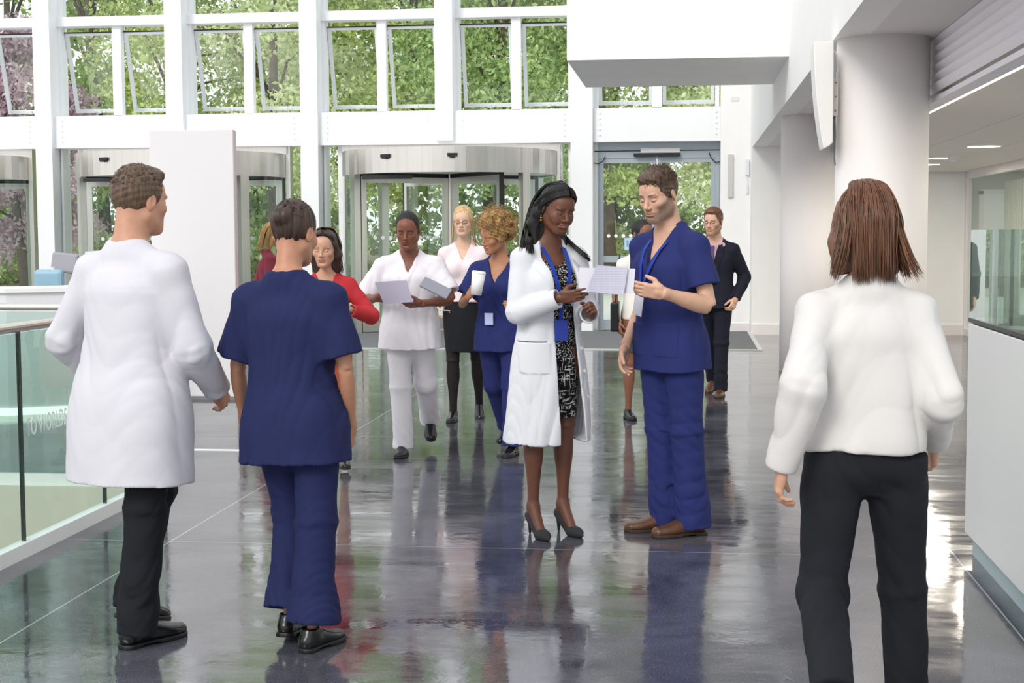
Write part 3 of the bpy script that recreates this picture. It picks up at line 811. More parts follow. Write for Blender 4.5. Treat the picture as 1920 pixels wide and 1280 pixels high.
def inter(*prims, k=0.0):
    lo = np.max([p.lo for p in prims], 0); hi = np.min([p.hi for p in prims], 0)
    hi = np.maximum(hi, lo + 1e-3)
    def fn(P):
        d = None
        for p in prims: e = p.fn(P); d = e if d is None else smax(d, e, k)
        return d
    return Pr(lo, hi, fn)
def inflate(p, e): return Pr(p.lo - e, p.hi + e, lambda P: p.fn(P) - f32(e))

def evaluate(ops, lo, hi, h):
    """ops: ('u'|'s'|'i', prim, k) or ('d', fn) displacement fn(P)->offset"""
    ax = [np.arange(lo[i] - h, hi[i] + 2 * h, h, dtype=f32) for i in range(3)]
    D = np.full([len(a) for a in ax], .3, dtype=f32)
    for op in ops:
        if op[0] == 'd':
            m = np.abs(D) < .05
            idx = np.nonzero(m)
            if len(idx[0]) == 0: continue
            P = [ax[0][idx[0]], ax[1][idx[1]], ax[2][idx[2]]]
            D[idx] += op[1](P).astype(f32); continue
        kind, p, k = op
        if kind == 'i':
            m = np.nonzero(D < .29)
            if len(m[0]) == 0: continue
            P = [ax[0][m[0]], ax[1][m[1]], ax[2][m[2]]]
            D[m] = smax(D[m], p.fn(P), k).astype(f32); continue
        pad = max(k, 3 * h)
        s = []
        for i in range(3):
            a = np.searchsorted(ax[i], p.lo[i] - pad); b = np.searchsorted(ax[i], p.hi[i] + pad)
            s.append(slice(a, b))
        if any(q.stop <= q.start for q in s): continue
        P = [ax[0][s[0]][:, None, None], ax[1][s[1]][None, :, None], ax[2][s[2]][None, None, :]]
        e = p.fn(P).astype(f32); s = tuple(s)
        D[s] = smin(D[s], e, k) if kind == 'u' else smax(D[s], -e, k)
    return ax, D
def surface_nets(ax, D):
    nx, ny, nz = D.shape; S = D < 0
    c = np.zeros((nx - 1, ny - 1, nz - 1), dtype=np.int8)
    for i in (0, 1):
        for j in (0, 1):
            for k in (0, 1): c += S[i:nx - 1 + i, j:ny - 1 + j, k:nz - 1 + k]
    act = (c > 0) & (c < 8); I = np.nonzero(act)
    if len(I[0]) == 0: return np.zeros((0, 3)), np.zeros((0, 4), int)
    idx = np.full(act.shape, -1, dtype=np.int32); idx[I] = np.arange(len(I[0]))
    acc = np.zeros((len(I[0]), 3)); cnt = np.zeros(len(I[0]))
    corner = [(a, b, e) for a in (0, 1) for b in (0, 1) for e in (0, 1)]
    vals = {q: D[I[0] + q[0], I[1] + q[1], I[2] + q[2]] for q in corner}
    for q in corner:
        for axn in range(3):
            if q[axn] == 0:
                r = list(q); r[axn] = 1; r = tuple(r); a = vals[q]; b = vals[r]; m = (a < 0) != (b < 0)
                t = np.where(m, a / np.where(m, a - b, 1), 0)
                for d in range(3):
                    acc[:, d] += np.where(m, q[d] + (t if d == axn else 0), 0)
                cnt += m
    acc /= cnt[:, None]
    h = ax[0][1] - ax[0][0]
    V = np.stack([ax[0][I[0]] + acc[:, 0] * h, ax[1][I[1]] + acc[:, 1] * h, ax[2][I[2]] + acc[:, 2] * h], 1)
    Fs = []
    # edges along each axis
    for d in range(3):
        sl0 = [slice(1, n - 1) for n in D.shape]; sl0[d] = slice(0, D.shape[d] - 1)
        sl1 = list(sl0); sl1[d] = slice(1, D.shape[d])
        a = S[tuple(sl0)]; b = S[tuple(sl1)]; E = np.nonzero(a != b)
        off = [1, 1, 1]; off[d] = 0
        g = [E[i] + off[i] for i in range(3)]
        o1, o2 = [(1, 2), (2, 0), (0, 1)][d]
        def cell(u, v):
            q = [g[0].copy(), g[1].copy(), g[2].copy()]; q[o1] -= u; q[o2] -= v
            return idx[q[0], q[1], q[2]]
        quad = np.stack([cell(0, 0), cell(1, 0), cell(1, 1), cell(0, 1)], 1)
        flip = ~a[E]
        quad[flip] = quad[flip][:, ::-1]
        Fs.append(quad)
    F = np.concatenate(Fs); F = F[(F >= 0).all(1)]
    return V, F
def sdf_mesh(ops, lo, hi, h, boxes=(), hbs=()):
    """mesh the field; boxes are regions meshed again at a finer pitch"""
    lo = np.array(lo, float); hi = np.array(hi, float)
    ax, D = evaluate(ops, lo, hi, h); V, F = surface_nets(ax, D)
    if len(boxes) and len(F):
        c = V[F].mean(1); keep = np.ones(len(F), bool)
        for (bl, bh) in boxes: keep &= ~((c > np.array(bl) + .3 * h).all(1) & (c < np.array(bh) - .3 * h).all(1))
        F = F[keep]
    Vs, Fs, n = [V], [F], len(V)
    for (bl, bh), hb in zip(boxes, hbs):
        ax, D = evaluate(ops, bl, bh, hb); v, f = surface_nets(ax, D)
        if len(f) == 0: continue
        c = v[f].mean(1); f = f[(c > np.array(bl) - hb).all(1) & (c < np.array(bh) + hb).all(1)]
        Vs.append(v); Fs.append(f + n); n += len(v)
    V = np.concatenate(Vs); F = np.concatenate(Fs)
    used = np.zeros(len(V), bool); used[F.ravel()] = True
    rm = np.cumsum(used) - 1
    return V[used], rm[F]
def bounds(ops, pad=.02):
    ps = [o[1] for o in ops if o[0] == 'u']
    return np.min([p.lo for p in ps], 0) - pad, np.max([p.hi for p in ps], 0) + pad
_wr = np.random.default_rng(77)
_WD = [(_wr.normal(size=3), _wr.random() * 6.28) for _ in range(40)]
def folds(P, scale, stretch=(1, 1, 1), seed=0, ridge=True):
    """cloth-like fold noise about -1..1"""
    s = 0; x, y, z = [p * f32(stretch[i] * scale) for i, p in enumerate(P)]
    wx = .8 * np.sin(1.3 * y + .7 * z + seed) ; wz = .8 * np.sin(1.1 * x - .9 * y + seed * 2)
    for i in range(5):
        d, ph = _WD[(i + seed * 7) % 40]; f = 1.0 + .55 * i
        v = np.sin(f * (d[0] * (x + wx) + d[1] * y + d[2] * (z + wz)) + ph + seed)
        s = s + (1 - 2 * np.abs(v) ** .8 if ridge else v) / f
    return s / 2.2
def obj_from(ops, h, name, m, parent, smooth=True, lo=None, hi=None, boxes=(), hbs=(), tintfn=None):
    if lo is None: lo, hi = bounds(ops)
    V, F = sdf_mesh(ops, lo, hi, h, boxes, hbs)
    return np_mesh(name, V, F, m, parent, smooth, None if tintfn is None else tintfn(V))
# ------------------------------------------------------------------ people: rig, body, clothes
M_SKIN = mat('skin', '#c89878', .48, attr=True, noise=.05, nscale=40, bump=.0006, bscale=400, sss=.08)
M_EYE = mat('eye_surface', '#ffffff', .12, attr=True, noise=0.0)
def hair_mat(name, col, rough=.38, st=(90, 90, 9)):
    m = mat(name, col, rough, noise=.45, nscale=1.0, stretch=st, bump=.0025, bscale=1.0)
    return m

class Rig:
    def __init__(s, name_label, X, Y, face, H=1.75, female=False, wide=1.0, group=None, skin='#c89878',
                 lean=(0, 0), twist=0, heel=0.0, legs=None, arms=None, head=(0, 0, 0), pelvis=(0, 0), hs=None, neck=(0, 0)):
        s.root = empty('person', (X, Y, 0), math.radians(face)); tag(s.root, name_label, 'person', group)
        s.X, s.Y, s.face = X, Y, math.radians(face)
        s.H = H; s.k = H / 1.8; s.f = female; s.w = wide * s.k * (.9 if female else 1.0); s.skin = np.array(lin(skin)[:3]); s.skinhex = skin
        legs = legs or {}
        k = s.k; TH, SH = .245 * H, .243 * H; s.ah = .042 * H + heel; s.heel = heel
        s.lean = lean
        hipw = (.095 if female else .088) * k
        P = {}
        Rl = rotm(lean[0], lean[1], 0)     # + lean x tips backwards, so forward = positive here is towards -Y
        Rl = rotm(lean[0], -lean[1], 0)
        w = Rl @ V3(0, 0, 1)
        s.legspec = {}; s.legk = 1.0
        # legs: dict side -> (flex, abduct, knee, foot yaw, foot pitch, planted)
        hz = None
        for sd, sg in (('L', 1), ('R', -1)):
            fl, ab, kn, fy, fp, pl = legs.get(sd, (0, 2, 2, 8, 0, True))
            d1 = V3(sg * math.sin(math.radians(ab)), -math.sin(math.radians(fl)), -math.cos(math.radians(fl)))
            d1 = nrm(d1); a2 = fl - kn
            d2 = nrm(V3(sg * math.sin(math.radians(ab)) * .6, -math.sin(math.radians(a2)), -math.cos(math.radians(a2))))
            s.legspec[sd] = (d1, d2, fy, fp, pl)
            if pl: hz = -(d1[2] * TH + d2[2] * SH) + s.ah
        s.pelvis = V3(pelvis[0], pelvis[1], hz)
        for sd, sg in (('L', 1), ('R', -1)):
            d1, d2, fy, fp, pl = s.legspec[sd]
            hip = s.pelvis + V3(sg * hipw, 0, 0); kn = hip + d1 * TH; an = kn + d2 * SH
            P['hip' + sd], P['knee' + sd], P['ankle' + sd] = hip, kn, an
        tw = math.radians(twist); u = V3(math.cos(tw), math.sin(tw), 0); u = nrm(u - w * u.dot(w)); v = np.cross(w, u)
        s.Rt = np.array([u, v, w]); s.P = P
        s.neck = s.pelvis + w * .298 * H
        shw = (.098 if female else .110) * H * wide
        for sd, sg in (('L', 1), ('R', -1)):
            P['sh' + sd] = s.pelvis + w * .258 * H + u * sg * (shw - .018 * k) + v * .008
        UA, FA = .168 * H, .147 * H
        s.armspec = {}
        arms = arms or {}
        for sd, sg in (('L', 1), ('R', -1)):
            a = arms.get(sd, dict(w=None))
            S = P['sh' + sd]
            if a.get('w') is not None:       # world wrist target, pole in local frame
                W = s.to_local(a['w'])
            elif a.get('lw') is not None:    # wrist offset from shoulder, local
                W = S + V3(*a['lw']) * k
            else:
                W = S + V3(sg * .07, -.04, -.53) * k
            pole = V3(*a.get('pole', (sg * .25, .8, -.2)))
            D = W - S; L = np.linalg.norm(D); Lm = (UA + FA) * .995
            if L > Lm: D = D / L * Lm; W = S + D; L = Lm
            d = D / L; t = (UA ** 2 - FA ** 2 + L ** 2) / (2 * L); hh = math.sqrt(max(0, UA ** 2 - t * t))
            pp = nrm(pole - d * pole.dot(d)); E_ = S + d * t + pp * hh
            P['el' + sd], P['wr' + sd] = E_, W
            hd_ = nrm(V3(*a['hand'])) if 'hand' in a else nrm(W - E_)
            pn = nrm(V3(*a.get('palm', (-sg, 0, 0)))); pn = nrm(pn - hd_ * pn.dot(hd_))
            s.armspec[sd] = (hd_, pn, a.get('curl', (25, 28, 32, 36)), a.get('thumb', 20), a.get('spread', 0.0))
        s.hs = (hs or (1.01 if female else 1.05)) * (.5 + .5 * k)
        s.Rh = rotm(head[1], head[2], head[0]) if False else (rotm(0, 0, head[0]) @ rotm(head[1], head[2], 0))
        s.headc = s.neck + w * .098 * k + V3(neck[0], -.015 + neck[1], 0) + s.Rh @ V3(0, -.015, .085) * 1.0
    def to_local(s, p):
        d = np.array(p, float) - V3(s.X, s.Y, 0); c, n = math.cos(-s.face), math.sin(-s.face)
        return V3(d[0] * c - d[1] * n, d[0] * n + d[1] * c, d[2])
    def to_world(s, p):
        c, n = math.cos(s.face), math.sin(s.face)
        return V3(p[0] * c - p[1] * n + s.X, p[0] * n + p[1] * c + s.Y, p[2])
    def T(s, x, y, z):      # torso frame point (k-scaled) -> local
        return s.pelvis + s.Rt[0] * x * s.k + s.Rt[1] * y * s.k + s.Rt[2] * z * s.k
    def hp(s, x, y, z): return s.headc + s.Rh @ (V3(x, y, z) * s.hs)
    # ---------------- body
    def hand_ops(s, sd):
        sg = 1 if sd == 'L' else -1
        W = s.P['wr' + sd]; d, n, curl, th, spread = s.armspec[sd]; q = (.88 if s.f else 1.0) * (.6 + .4 * s.k)
        t = np.cross(d, n) * (-1 if sd == 'L' else 1)       # thumb side
        t = nrm(t)
        ops = []; R = np.array([t, n, d]).T
        ops.append(('u', rbox(W + d * .047 * q, (.036 * q, .0135 * q, .046 * q), .013 * q, R), .012))
        ops.append(('u', ell(W + d * .03 * q + t * .022 * q + n * .008 * q, (.016 * q, .014 * q, .03 * q), R), .012))
        ops.append(('u', ell(W + d * .035 * q - t * .022 * q + n * .007 * q, (.014 * q, .012 * q, .032 * q), R), .012))
        for i, (off, ln, r) in enumerate(((.028, .072, .0088), (.0095, .080, .0092), (-.0095, .074, .0087), (-.0275, .058, .0078))):
            b = W + d * (.088 - .004 * abs(i - 1)) * q + t * off * q; a = math.radians(curl[i]); cur = 0
            sp = math.radians(spread * (1.5 - i) * .6)
            for j, fr in enumerate((.44, .31, .25)):
                cur += a * (.8, 1.1, .7)[j]
                dd = (d * math.cos(cur) + n * math.sin(cur)); dd = nrm(dd + t * math.sin(sp) * math.cos(cur))
                e = b + dd * ln * fr * q
                ops.append(('u', cone(b, e, r * q * (1 - .09 * j), r * q * (.93 - .09 * j)), .004 if j else .007)); b = e
        b = W + d * .022 * q + t * .028 * q + n * .004 * q; ta = math.radians(th)
        d1 = nrm(d * .75 + t * .62 + n * (.15 + .5 * math.sin(ta))); e = b + d1 * .038 * q
        ops.append(('u', cone(b, e, .0135 * q, .0108 * q), .012))
        d2 = nrm(d * (.9) + t * (.28 - .4 * math.sin(ta)) + n * (.2 + .7 * math.sin(ta)))
        e2 = e + d2 * .031 * q; e3 = e2 + nrm(d2 + n * .15 - t * .1) * .024 * q
        ops.append(('u', cone(e, e2, .0105 * q, .0095 * q), .005)); ops.append(('u', cone(e2, e3, .0095 * q, .0078 * q), .004))
        tips = np.array([o[1].lo for o in ops] + [o[1].hi for o in ops])
        s.handbox = getattr(s, 'handbox', {}); s.handbox[sd] = (tips.min(0) - .006, tips.max(0) + .006)
        return ops
    def head_ops(s):
        H = s.hp; q = s.hs; R = s.Rh; f = s.f; o = []
        U = lambda p, k: o.append(('u', p, k * q)); Sb = lambda p, k: o.append(('s', p, k * q))
        E = lambda c, r, Rr=None: ell(H(*c), V3(*r) * q, R if Rr is None else R @ Rr)
        C = lambda a, b, ra, rb: cone(H(*a), H(*b), ra * q, rb * q)
        U(E((0, .014, .032), (.073, .092, .086)), .02)
        U(E((0, -.022, -.022), (.060, .068, .078)), .035)
        U(E((0, -.05, .045), (.05, .04, .045)), .03)
        jw = .049 if f else .055
        for x in (-1, 1):
            U(C((x * jw, .012, -.052), (x * .020, -.068, -.094), .014, .015), .035)
            U(E((x * .041, -.060, -.022), (.020, .020, .017)), .03)
        U(E((0, -.074, -.097), (.020 if f else .025, .016, .014)), .025)
        U(E((0, -.066, -.06), (.033, .026, .03)), .03)
        for x in (-1, 1):
            U(E((x * .029, -.079 if f else -.081, .023), (.022, .009 if f else .011, .005 if f else .008)), .014)
            Sb(E((x * .031, -.104, .004), (.019, .019, .0125)), .014)
            # closed / lowered lid over the eyeball
            U(E((x * .0315, -.0745, .002), (.0150, .0140, .0125)), .003)
        # nose
        U(C((0, -.086, .014), (0, -.108, -.022), .0075, .0085), .012)
        U(E((0, -.110, -.026), (.0105 if not f else .0112, .0105, .0095)), .006)
        for x in (-1, 1):
            U(E((x * .0125, -.099, -.031), (.0078, .0105, .0072)), .005)
            Sb(E((x * .0065, -.1085, -.0375), (.0034, .0045, .003)), .002)
        # lips
        U(E((0, -.0915, -.0545), (.0235, .0105, .0062)), .007)
        U(E((0, -.0905, -.0665), (.0205, .0105, .0070)), .007)
        Sb(E((0, -.1035, -.0605), (.0245, .0085, .0016)), .003)
        Sb(E((0, -.096, -.0785), (.016, .006, .004)), .01)
        for x in (-1, 1):
            if hasattr(s, 'smile'):
                U(E((x * .036, -.070, -.040), (.017, .016, .014)), .02); Sb(E((x * .0285, -.0875, -.056 ), (.005, .005, .006)), .006)
            # ears
            Re = rotm(8, 0, x * 14)
            U(E((x * .076, .014, -.004), (.0065, .019, .031), Re), .006)
            Sb(E((x * .084, .010, .002), (.005, .010, .017), Re), .004)
        return o
    def body_ops(s):
        k, w, f, P = s.k, s.w, s.f, s.P; ops = []
        U = lambda p, kk: ops.append(('u', p, kk))
        T = s.T; c = s.w / s.k
        tab = [(-.10, 0, 0, .12, .08), (-.04, 0, .005, .168 if f else .160, .105), (.04, 0, .005, .165, .108), (.14, 0, 0, .138 if f else .145, .095), (.22, 0, -.002, .13 if f else .148, .09),
               (.32, 0, -.004, .148 if f else .160, .098), (.39, 0, .0, .155 if f else .166, .098), (.435, 0, .008, .142, .085), (.48, 0, .018, .10, .070), (.52, 0, .02, .070, .058), (.56, 0, .02, .052, .05)]
        U(loft(s.pelvis, s.Rt, [(a * k, b * k, cc * k, d * w, e * w) for a, b, cc, d, e in tab]), .02)
        nr = .047 if f else .057
        nb = T(0, .022, .50); nt = s.hp(0, .018, -.045)
        U(cone(nb, nt, nr * k * 1.12, nr * k), .03)
        U(cone(T(0, .035, .50), s.hp(0, .05, -.02), nr * k * .8, nr * k * .75), .03)
        if f:
            for x in (-1, 1): U(ell(T(x * .07, -.085, .335), V3(.052, .045, .055) * k, s.Rt.T), .03)
        for sd, sg in (('L', 1), ('R', -1)):
            S, E_, W = P['sh' + sd], P['el' + sd], P['wr' + sd]; a = (.86 if f else 1.0) * w
            U(cone(T(sg * .030, .028, .535), S + s.Rt[2] * .004, .030 * w, .036 * w), .05)
            U(ell(S, V3(.048, .047, .05) * a), .035)
            U(bone(S, E_, [.049 * a, .048 * a, .043 * a, .039 * a, .037 * a]), .02)
            hd_, pn, *_ = s.armspec[sd]
            U(bone(E_, W, [.038 * a, .043 * a, .038 * a, .030 * a, .0265 * a], ref=np.cross(hd_, pn), flat=.86), .015)
            U(cone(W - nrm(W - E_) * .01, W + hd_ * .02 * k, .024 * a, .021 * a), .015)
            ops += s.hand_ops(sd)
            Hh, Kk, A = P['hip' + sd], P['knee' + sd], P['ankle' + sd]; b = (.95 if f else 1.0) * s.k * s.legk
            U(bone(Hh + V3(0, 0, -.02), Kk, [.088 * b, .084 * b, .074 * b, .062 * b, .054 * b]), .04)
            ax = nrm(A - Kk); bk = nrm(V3(0, 1, 0) - ax * ax[1])
            U(bone(Kk, A, [.053 * b, .052 * b, .049 * b, .040 * b, .033 * b, .031 * b]), .02)
            U(ell(Kk + (A - Kk) * .28 + bk * .016 * b, V3(.045, .042, .10) * b), .03)
        ops += s.head_ops()
        return ops
    def foot_frame(s, sd):
        sg = 1 if sd == 'L' else -1
        d1, d2, fy, fp, pl = s.legspec[sd]; y = math.radians(fy * sg); p = math.radians(fp)
        w = V3(math.sin(y) * math.cos(p), -math.cos(y) * math.cos(p), math.sin(p) * -1)
        u = nrm(np.cross(V3(0, 0, 1), w)); v = np.cross(w, u)
        return np.array([u, v, w])
    def tint(s, V, extra=None):
        C = np.tile(s.skin, (len(V), 1)); q = ((V - s.headc) @ s.Rh) / s.hs
        x, y, z = np.abs(q[:, 0]), q[:, 1], q[:, 2]
        def mixin(mask, col, a=1.0):
            mm = (np.clip(mask, 0, 1) * a)[:, None]; C[:] = C * (1 - mm) + np.array(col) * mm
        sk = s.skin
        red = sk * np.array([1.02, .80, .76])
        mixin((1 - ((x - .042) / .02) ** 2 - ((z + .03) / .022) ** 2) * (y < -.03), red, .45)
        mixin((1 - (x / .016) ** 2 - ((z + .028) / .014) ** 2) * (y < -.09), red, .4)
        lips = s.lip if hasattr(s, 'lip') else sk * np.array([.80, .5, .5])
        sm = s.smile if hasattr(s, 'smile') else 0.0; zm = z - sm * (x / .024) ** 2
        m = 1.25 - ((x / .025) ** 2 + ((zm + .0605) / .0105) ** 2); mixin(np.clip(m * 3, 0, 1) * (y < -.08), lips, .85)
        mixin(np.clip((1 - ((x / .025) ** 2 + ((zm + .0605) / .0016) ** 2)) * 2, 0, 1) * (y < -.085), sk * .25, .8)
        if hasattr(s, 'teeth'):
            mixin(np.clip((1 - ((x / .016) ** 2 + ((zm + .0610) / .0022) ** 2)) * 3, 0, 1) * (y < -.085), (.55, .52, .50), .85)
        brow = s.brow if hasattr(s, 'brow') else sk * .22
        zb = (.0262 if s.f else .0235) + .0045 * np.sin(np.clip((x - .012) / .04, 0, 1) * 2.3)
        mixin(np.clip((1 - np.abs(z - zb) / (.0030 if s.f else .0052)) * 2, 0, 1) * ((x > .012) & (x < .049) & (y < -.04)), brow, .8)
        # lash line and lowered lid crease
        zl = s.lashz if hasattr(s, 'lashz') else -.0045
        zz = zl + .0035 * ((x - .0315) / .013) ** 2
        mixin(np.clip((1 - np.abs(z - zz) / .0023) * 2, 0, 1) * ((np.abs(x - .0315) < .0145) & (y < -.06)), (.012, .01, .01), .9)
        if hasattr(s, 'beard'):
            bc, amt = s.beard
            reg = np.clip((-.030 - z + .62 * np.clip(x - .03, 0, 1) - 0) * 55, 0, 1) * np.clip((.012 - y) * 90, 0, 1) * np.clip((z + .118 + .9 * np.clip(y + .05, 0, 1) * 0 ) * 60, 0, 1) * np.clip((-(y) * 1.0 + z + .118) * 60, 0, 1)
            mouth = np.clip((1.0 - ((x / .026) ** 2 + ((z + .0615) / .011) ** 2)) * 6, 0, 1)
            cheek = np.clip(1.2 - ((x - .030) / .016) ** 2 - ((z + .045) / .014) ** 2, 0, 1)
            side = np.clip((x - .058) * 300, 0, 1) * (z < .005) * (z > -.06) * (y < .004) * (y > -.03)
            sp = .55 + .45 * np.random.default_rng(9).random(len(q))
            mixin(np.clip(reg * (1 - mouth) * (1 - .8 * cheek) + side * .8, 0, 1) * sp, bc, amt)
        # nails, knuckles
        if extra is not None: extra(V, C)
        return C
    def build_body(s, h=.009, hh=.0027, hand_h=.003, extra=None, name='body'):
        ops = s.body_ops(); lo, hi = bounds(ops, .01)
        c = s.headc; r = .135 * s.hs
        boxes = [(c - V3(r * .95, r * 1.08, r * 1.05), c + V3(r * .95, r * 1.08, r * 1.05))]; hb = [hh]
        for sd in 'LR': boxes.append(s.handbox[sd]); hb.append(hand_h)
        V, F = sdf_mesh(ops, lo, hi, h, boxes, hb)
        s.body = np_mesh(name, V, F, M_SKIN, s.root, True, s.tint(V, extra)); return s.body
    def eyes(s, iris='#4a3020', down=20, side=0, open_=.0028):
        """lids stay skin; a sliver of each eye shows below the lowered lid"""
        for x in (-1, 1):
            n = 20; vs = []; fs = []
            cu = s.Rh @ (rotm(0, 0, side) @ rotm(down, 0, 0) @ V3(0, -1, 0))
            c = s.hp(x * .0315, -.0752, .001); r = .0138 * s.hs
            fwd = s.Rh @ V3(0, -1, 0); up = s.Rh @ V3(0, 0, 1); lf = s.Rh @ V3(1, 0, 0)
            # almond patch on the eyeball
            for i in range(n + 1):
                a = (i / n * 2 - 1) * .78
                for j in range(7):
                    t = j / 6; wd = open_ / .0138 * (1 - (a / .78) ** 2) ** .7
                    e = -.42 + (t - .5) * 2 * wd + s.eyeup if hasattr(s, 'eyeup') else -.30 + (t - .5) * 2 * wd
                    d = fwd * math.cos(a) * math.cos(e) + lf * math.sin(a) + up * math.sin(e) * math.cos(a)
                    vs.append(c + nrm(d) * r * 1.045)
            for i in range(n):
                for j in range(6): b = i * 7 + j; fs.append((b, b + 7, b + 8, b + 1))
            V = np.array(vs); d = (V - c) / np.linalg.norm(V - c, axis=1)[:, None]; ang = np.arccos(np.clip(d @ nrm(cu), -1, 1))
            C = np.where((ang < .17)[:, None], (.01, .01, .01), np.where((ang < .42)[:, None], lin(iris)[:3], (.40, .36, .34)))
            np_mesh('eye', V, np.array(fs), M_EYE, s.root, True, C)
    # ---------------- hair
    def hair(s, kind, m, h=.004, line=.0, extra=None):
        H = s.hp; q = s.hs; R = s.Rh; o = []
        U = lambda p, k: o.append(('u', p, k * q)); Sb = lambda p, k: o.append(('s', p, k * q))
        E = lambda c, r: ell(H(*c), V3(*r) * q, R)
        nz = s.Rh @ V3(0, .78, .62)
        if kind in ('short', 'crop', 'bun', 'updo'):
            th = {'short': .014, 'crop': .006, 'bun': .010, 'updo': .014}[kind]
            U(E((0, .016, .036), (.0745 + th * .5, .0935 + th * .6, .087 + th)), .01)
            if kind == 'short':
                U(E((0, -.035, .098), (.055, .055, .030)), .02); U(E((-.01, -.055, .10), (.045, .03, .018)), .01)
            o.append(('i', half(-nz, H(0, -.045, .022 if kind != 'crop' else .028)), .008))
            o.append(('i', half(s.Rh @ V3(0, 0, -1), H(0, 0, -.062)), .01))
            for x in (-1, 1): Sb(E((x * .085, .012, -.012), (.016, .024, .032)), .004)
            if kind == 'bun':
                U(E((0, .105, .05), (.038, .035, .036)), .012)
            if kind == 'updo': U(E((0, .03, .10), (.05, .06, .035)), .03)
        elif kind == 'curly':
            rg = np.random.default_rng(3)
            U(E((0, .03, .05), (.105, .115, .105)), .01)
            for i in range(70):
                d = rg.normal(size=3); d = d / np.linalg.norm(d)
                if d[1] < -.55 and d[2] < .5: continue
                U(E((d[0] * .12, .035 + d[1] * .12, .05 + d[2] * .115), (.026, .026, .026)), .012)
            Sb(E((0, -.10, -.03), (.058, .07, .085)), .015)
            Sb(E((0, -.02, -.11), (.05, .07, .05)), .02)
        if extra: extra(o, U, Sb, E)
        amp = {'short': .0022, 'crop': .001, 'bun': .002, 'updo': .003, 'curly': .006, 'long': .0010}.get(kind, .003) * q
        c0 = s.headc
        def disp(P):
            X, Y, Z = P[0] - f32(c0[0]), P[1] - f32(c0[1]), P[2] - f32(c0[2])
            if kind in ('short', 'curly'):
                return amp * (np.sin(X * 190 + 3 * np.sin(Y * 55)) * np.sin(Y * 130 + 2 * np.sin(X * 60 + Z * 40)) + .5 * np.sin(Z * 260 + X * 90))
            an = np.arctan2(X, Y + f32(.02))
            return amp * (np.sin(an * 19 + 1.5 * np.sin(Z * 22)) + .7 * np.sin(an * 43 + Z * 12 + np.sin(Z * 31)))
        o.append(('d', disp))
        return obj_from(o, h, 'hair', m, s.root)
    # ---------------- clothes
    def trousers(s, m, h=.007, rt=(.100, .100, .088, .078), rs=(.078, .078, .080, .086), top=.10, fold=.006, hem=.02, wide=1.0, name='trousers', seed=1):
        k, w, P = s.k, s.w * wide, s.P; o = []
        s.trtop = top
        tab = [(-.115, 0, 0, .09, .075), (-.06, 0, .004, .175, .118), (.0, 0, .006, .183, .126), (.06, 0, .003, .172, .118), (max(top, .07) + .01, 0, 0, .158, .108)]
        o.append(('u', loft(s.pelvis, s.Rt * 1.0, [(a * k, b * k, c * k, d * w, e * w) for a, b, c, d, e in tab]), .02))
        for sd, sg in (('L', 1), ('R', -1)):
            Hh, K, A = P['hip' + sd], P['knee' + sd], P['ankle' + sd]
            o.append(('u', bone(Hh + V3(0, 0, .0), K, [r * k * wide for r in rt]), .035))
            e = A + nrm(A - K) * hem
            o.append(('u', bone(K, e, [r * k * wide for r in rs]), .02))
            o.append(('u', ell(K, V3(1, 1, 1) * rs[0] * k * wide * (.98 if s.legspec[sd][4] else 1.12)), .02))
            # hollow hem
            d = nrm(A - K)
            o.append(('s', cone(e + d * .02, e - d * .012, rs[-1] * k * wide - .009, rs[-1] * k * wide - .02), .004))
        kz = (P['kneeL'][2] + P['kneeR'][2]) / 2; az = min(P['ankleL'][2], P['ankleR'][2])
        def disp(Q):
            z = Q[2]; a = fold * (.35 + .9 * np.exp(-((z - f32(az + .10)) / .12) ** 2) + .5 * np.exp(-((z - f32(kz)) / .10) ** 2) + .5 * np.exp(-((z - f32(s.pelvis[2] - .08)) / .08) ** 2))
            return a * folds(Q, 9.0, (1.3, 1.3, 1.0), seed)
        o.append(('d', disp))
        return obj_from(o, h, name, m, s.root)
    def skirt(s, m, z0=.12, z1=-.36, rx=.185, ry=.128, h=.008, flare=0.0, name='skirt', fold=.002):
        k, w = s.k, s.w
        o = [('u', loft(s.pelvis, s.Rt, [(z1 * k, 0, 0, (rx - .012 + flare) * w, (ry - .01 + flare) * w), (z1 * .5 * k, 0, 0, (rx + .004 + flare * .5) * w, (ry + flare * .5) * w), (0, 0, .006, rx * w, ry * w), (z0 * k, 0, 0, (rx - .036) * w, (ry - .022) * w)]), 0)]
        o.append(('s', loft(s.pelvis, s.Rt, [((z1 - .03) * k, 0, 0, (rx - .024 + flare) * w, (ry - .022 + flare) * w), ((z1 + .06) * k, 0, 0, (rx - .03 + flare) * w, (ry - .03 + flare) * w)]), .004))
        o.append(('d', lambda Q: fold * folds(Q, 9., (1.4, 1.4, .4), 6)))
        return obj_from(o, h, name, m, s.root)
    def tights(s, m, h=.006):
        o = []; b = s.k * (.95 if s.f else 1)
        for sd in 'LR':
            Hh, Kk, A = s.P['hip' + sd], s.P['knee' + sd], s.P['ankle' + sd]
            o.append(('u', bone(Hh + V3(0, 0, -.02), Kk, [.091 * b, .087 * b, .077 * b, .065 * b, .057 * b]), .04))
            ax = nrm(A - Kk); bk = nrm(V3(0, 1, 0) - ax * ax[1])
            o.append(('u', bone(Kk, A, [.056 * b, .055 * b, .052 * b, .043 * b, .036 * b, .034 * b]), .02))
            o.append(('u', ell(Kk + (A - Kk) * .28 + bk * .016 * b, V3(.048, .045, .10) * b), .03))
        return obj_from(o, h, 'tights', m, s.root)
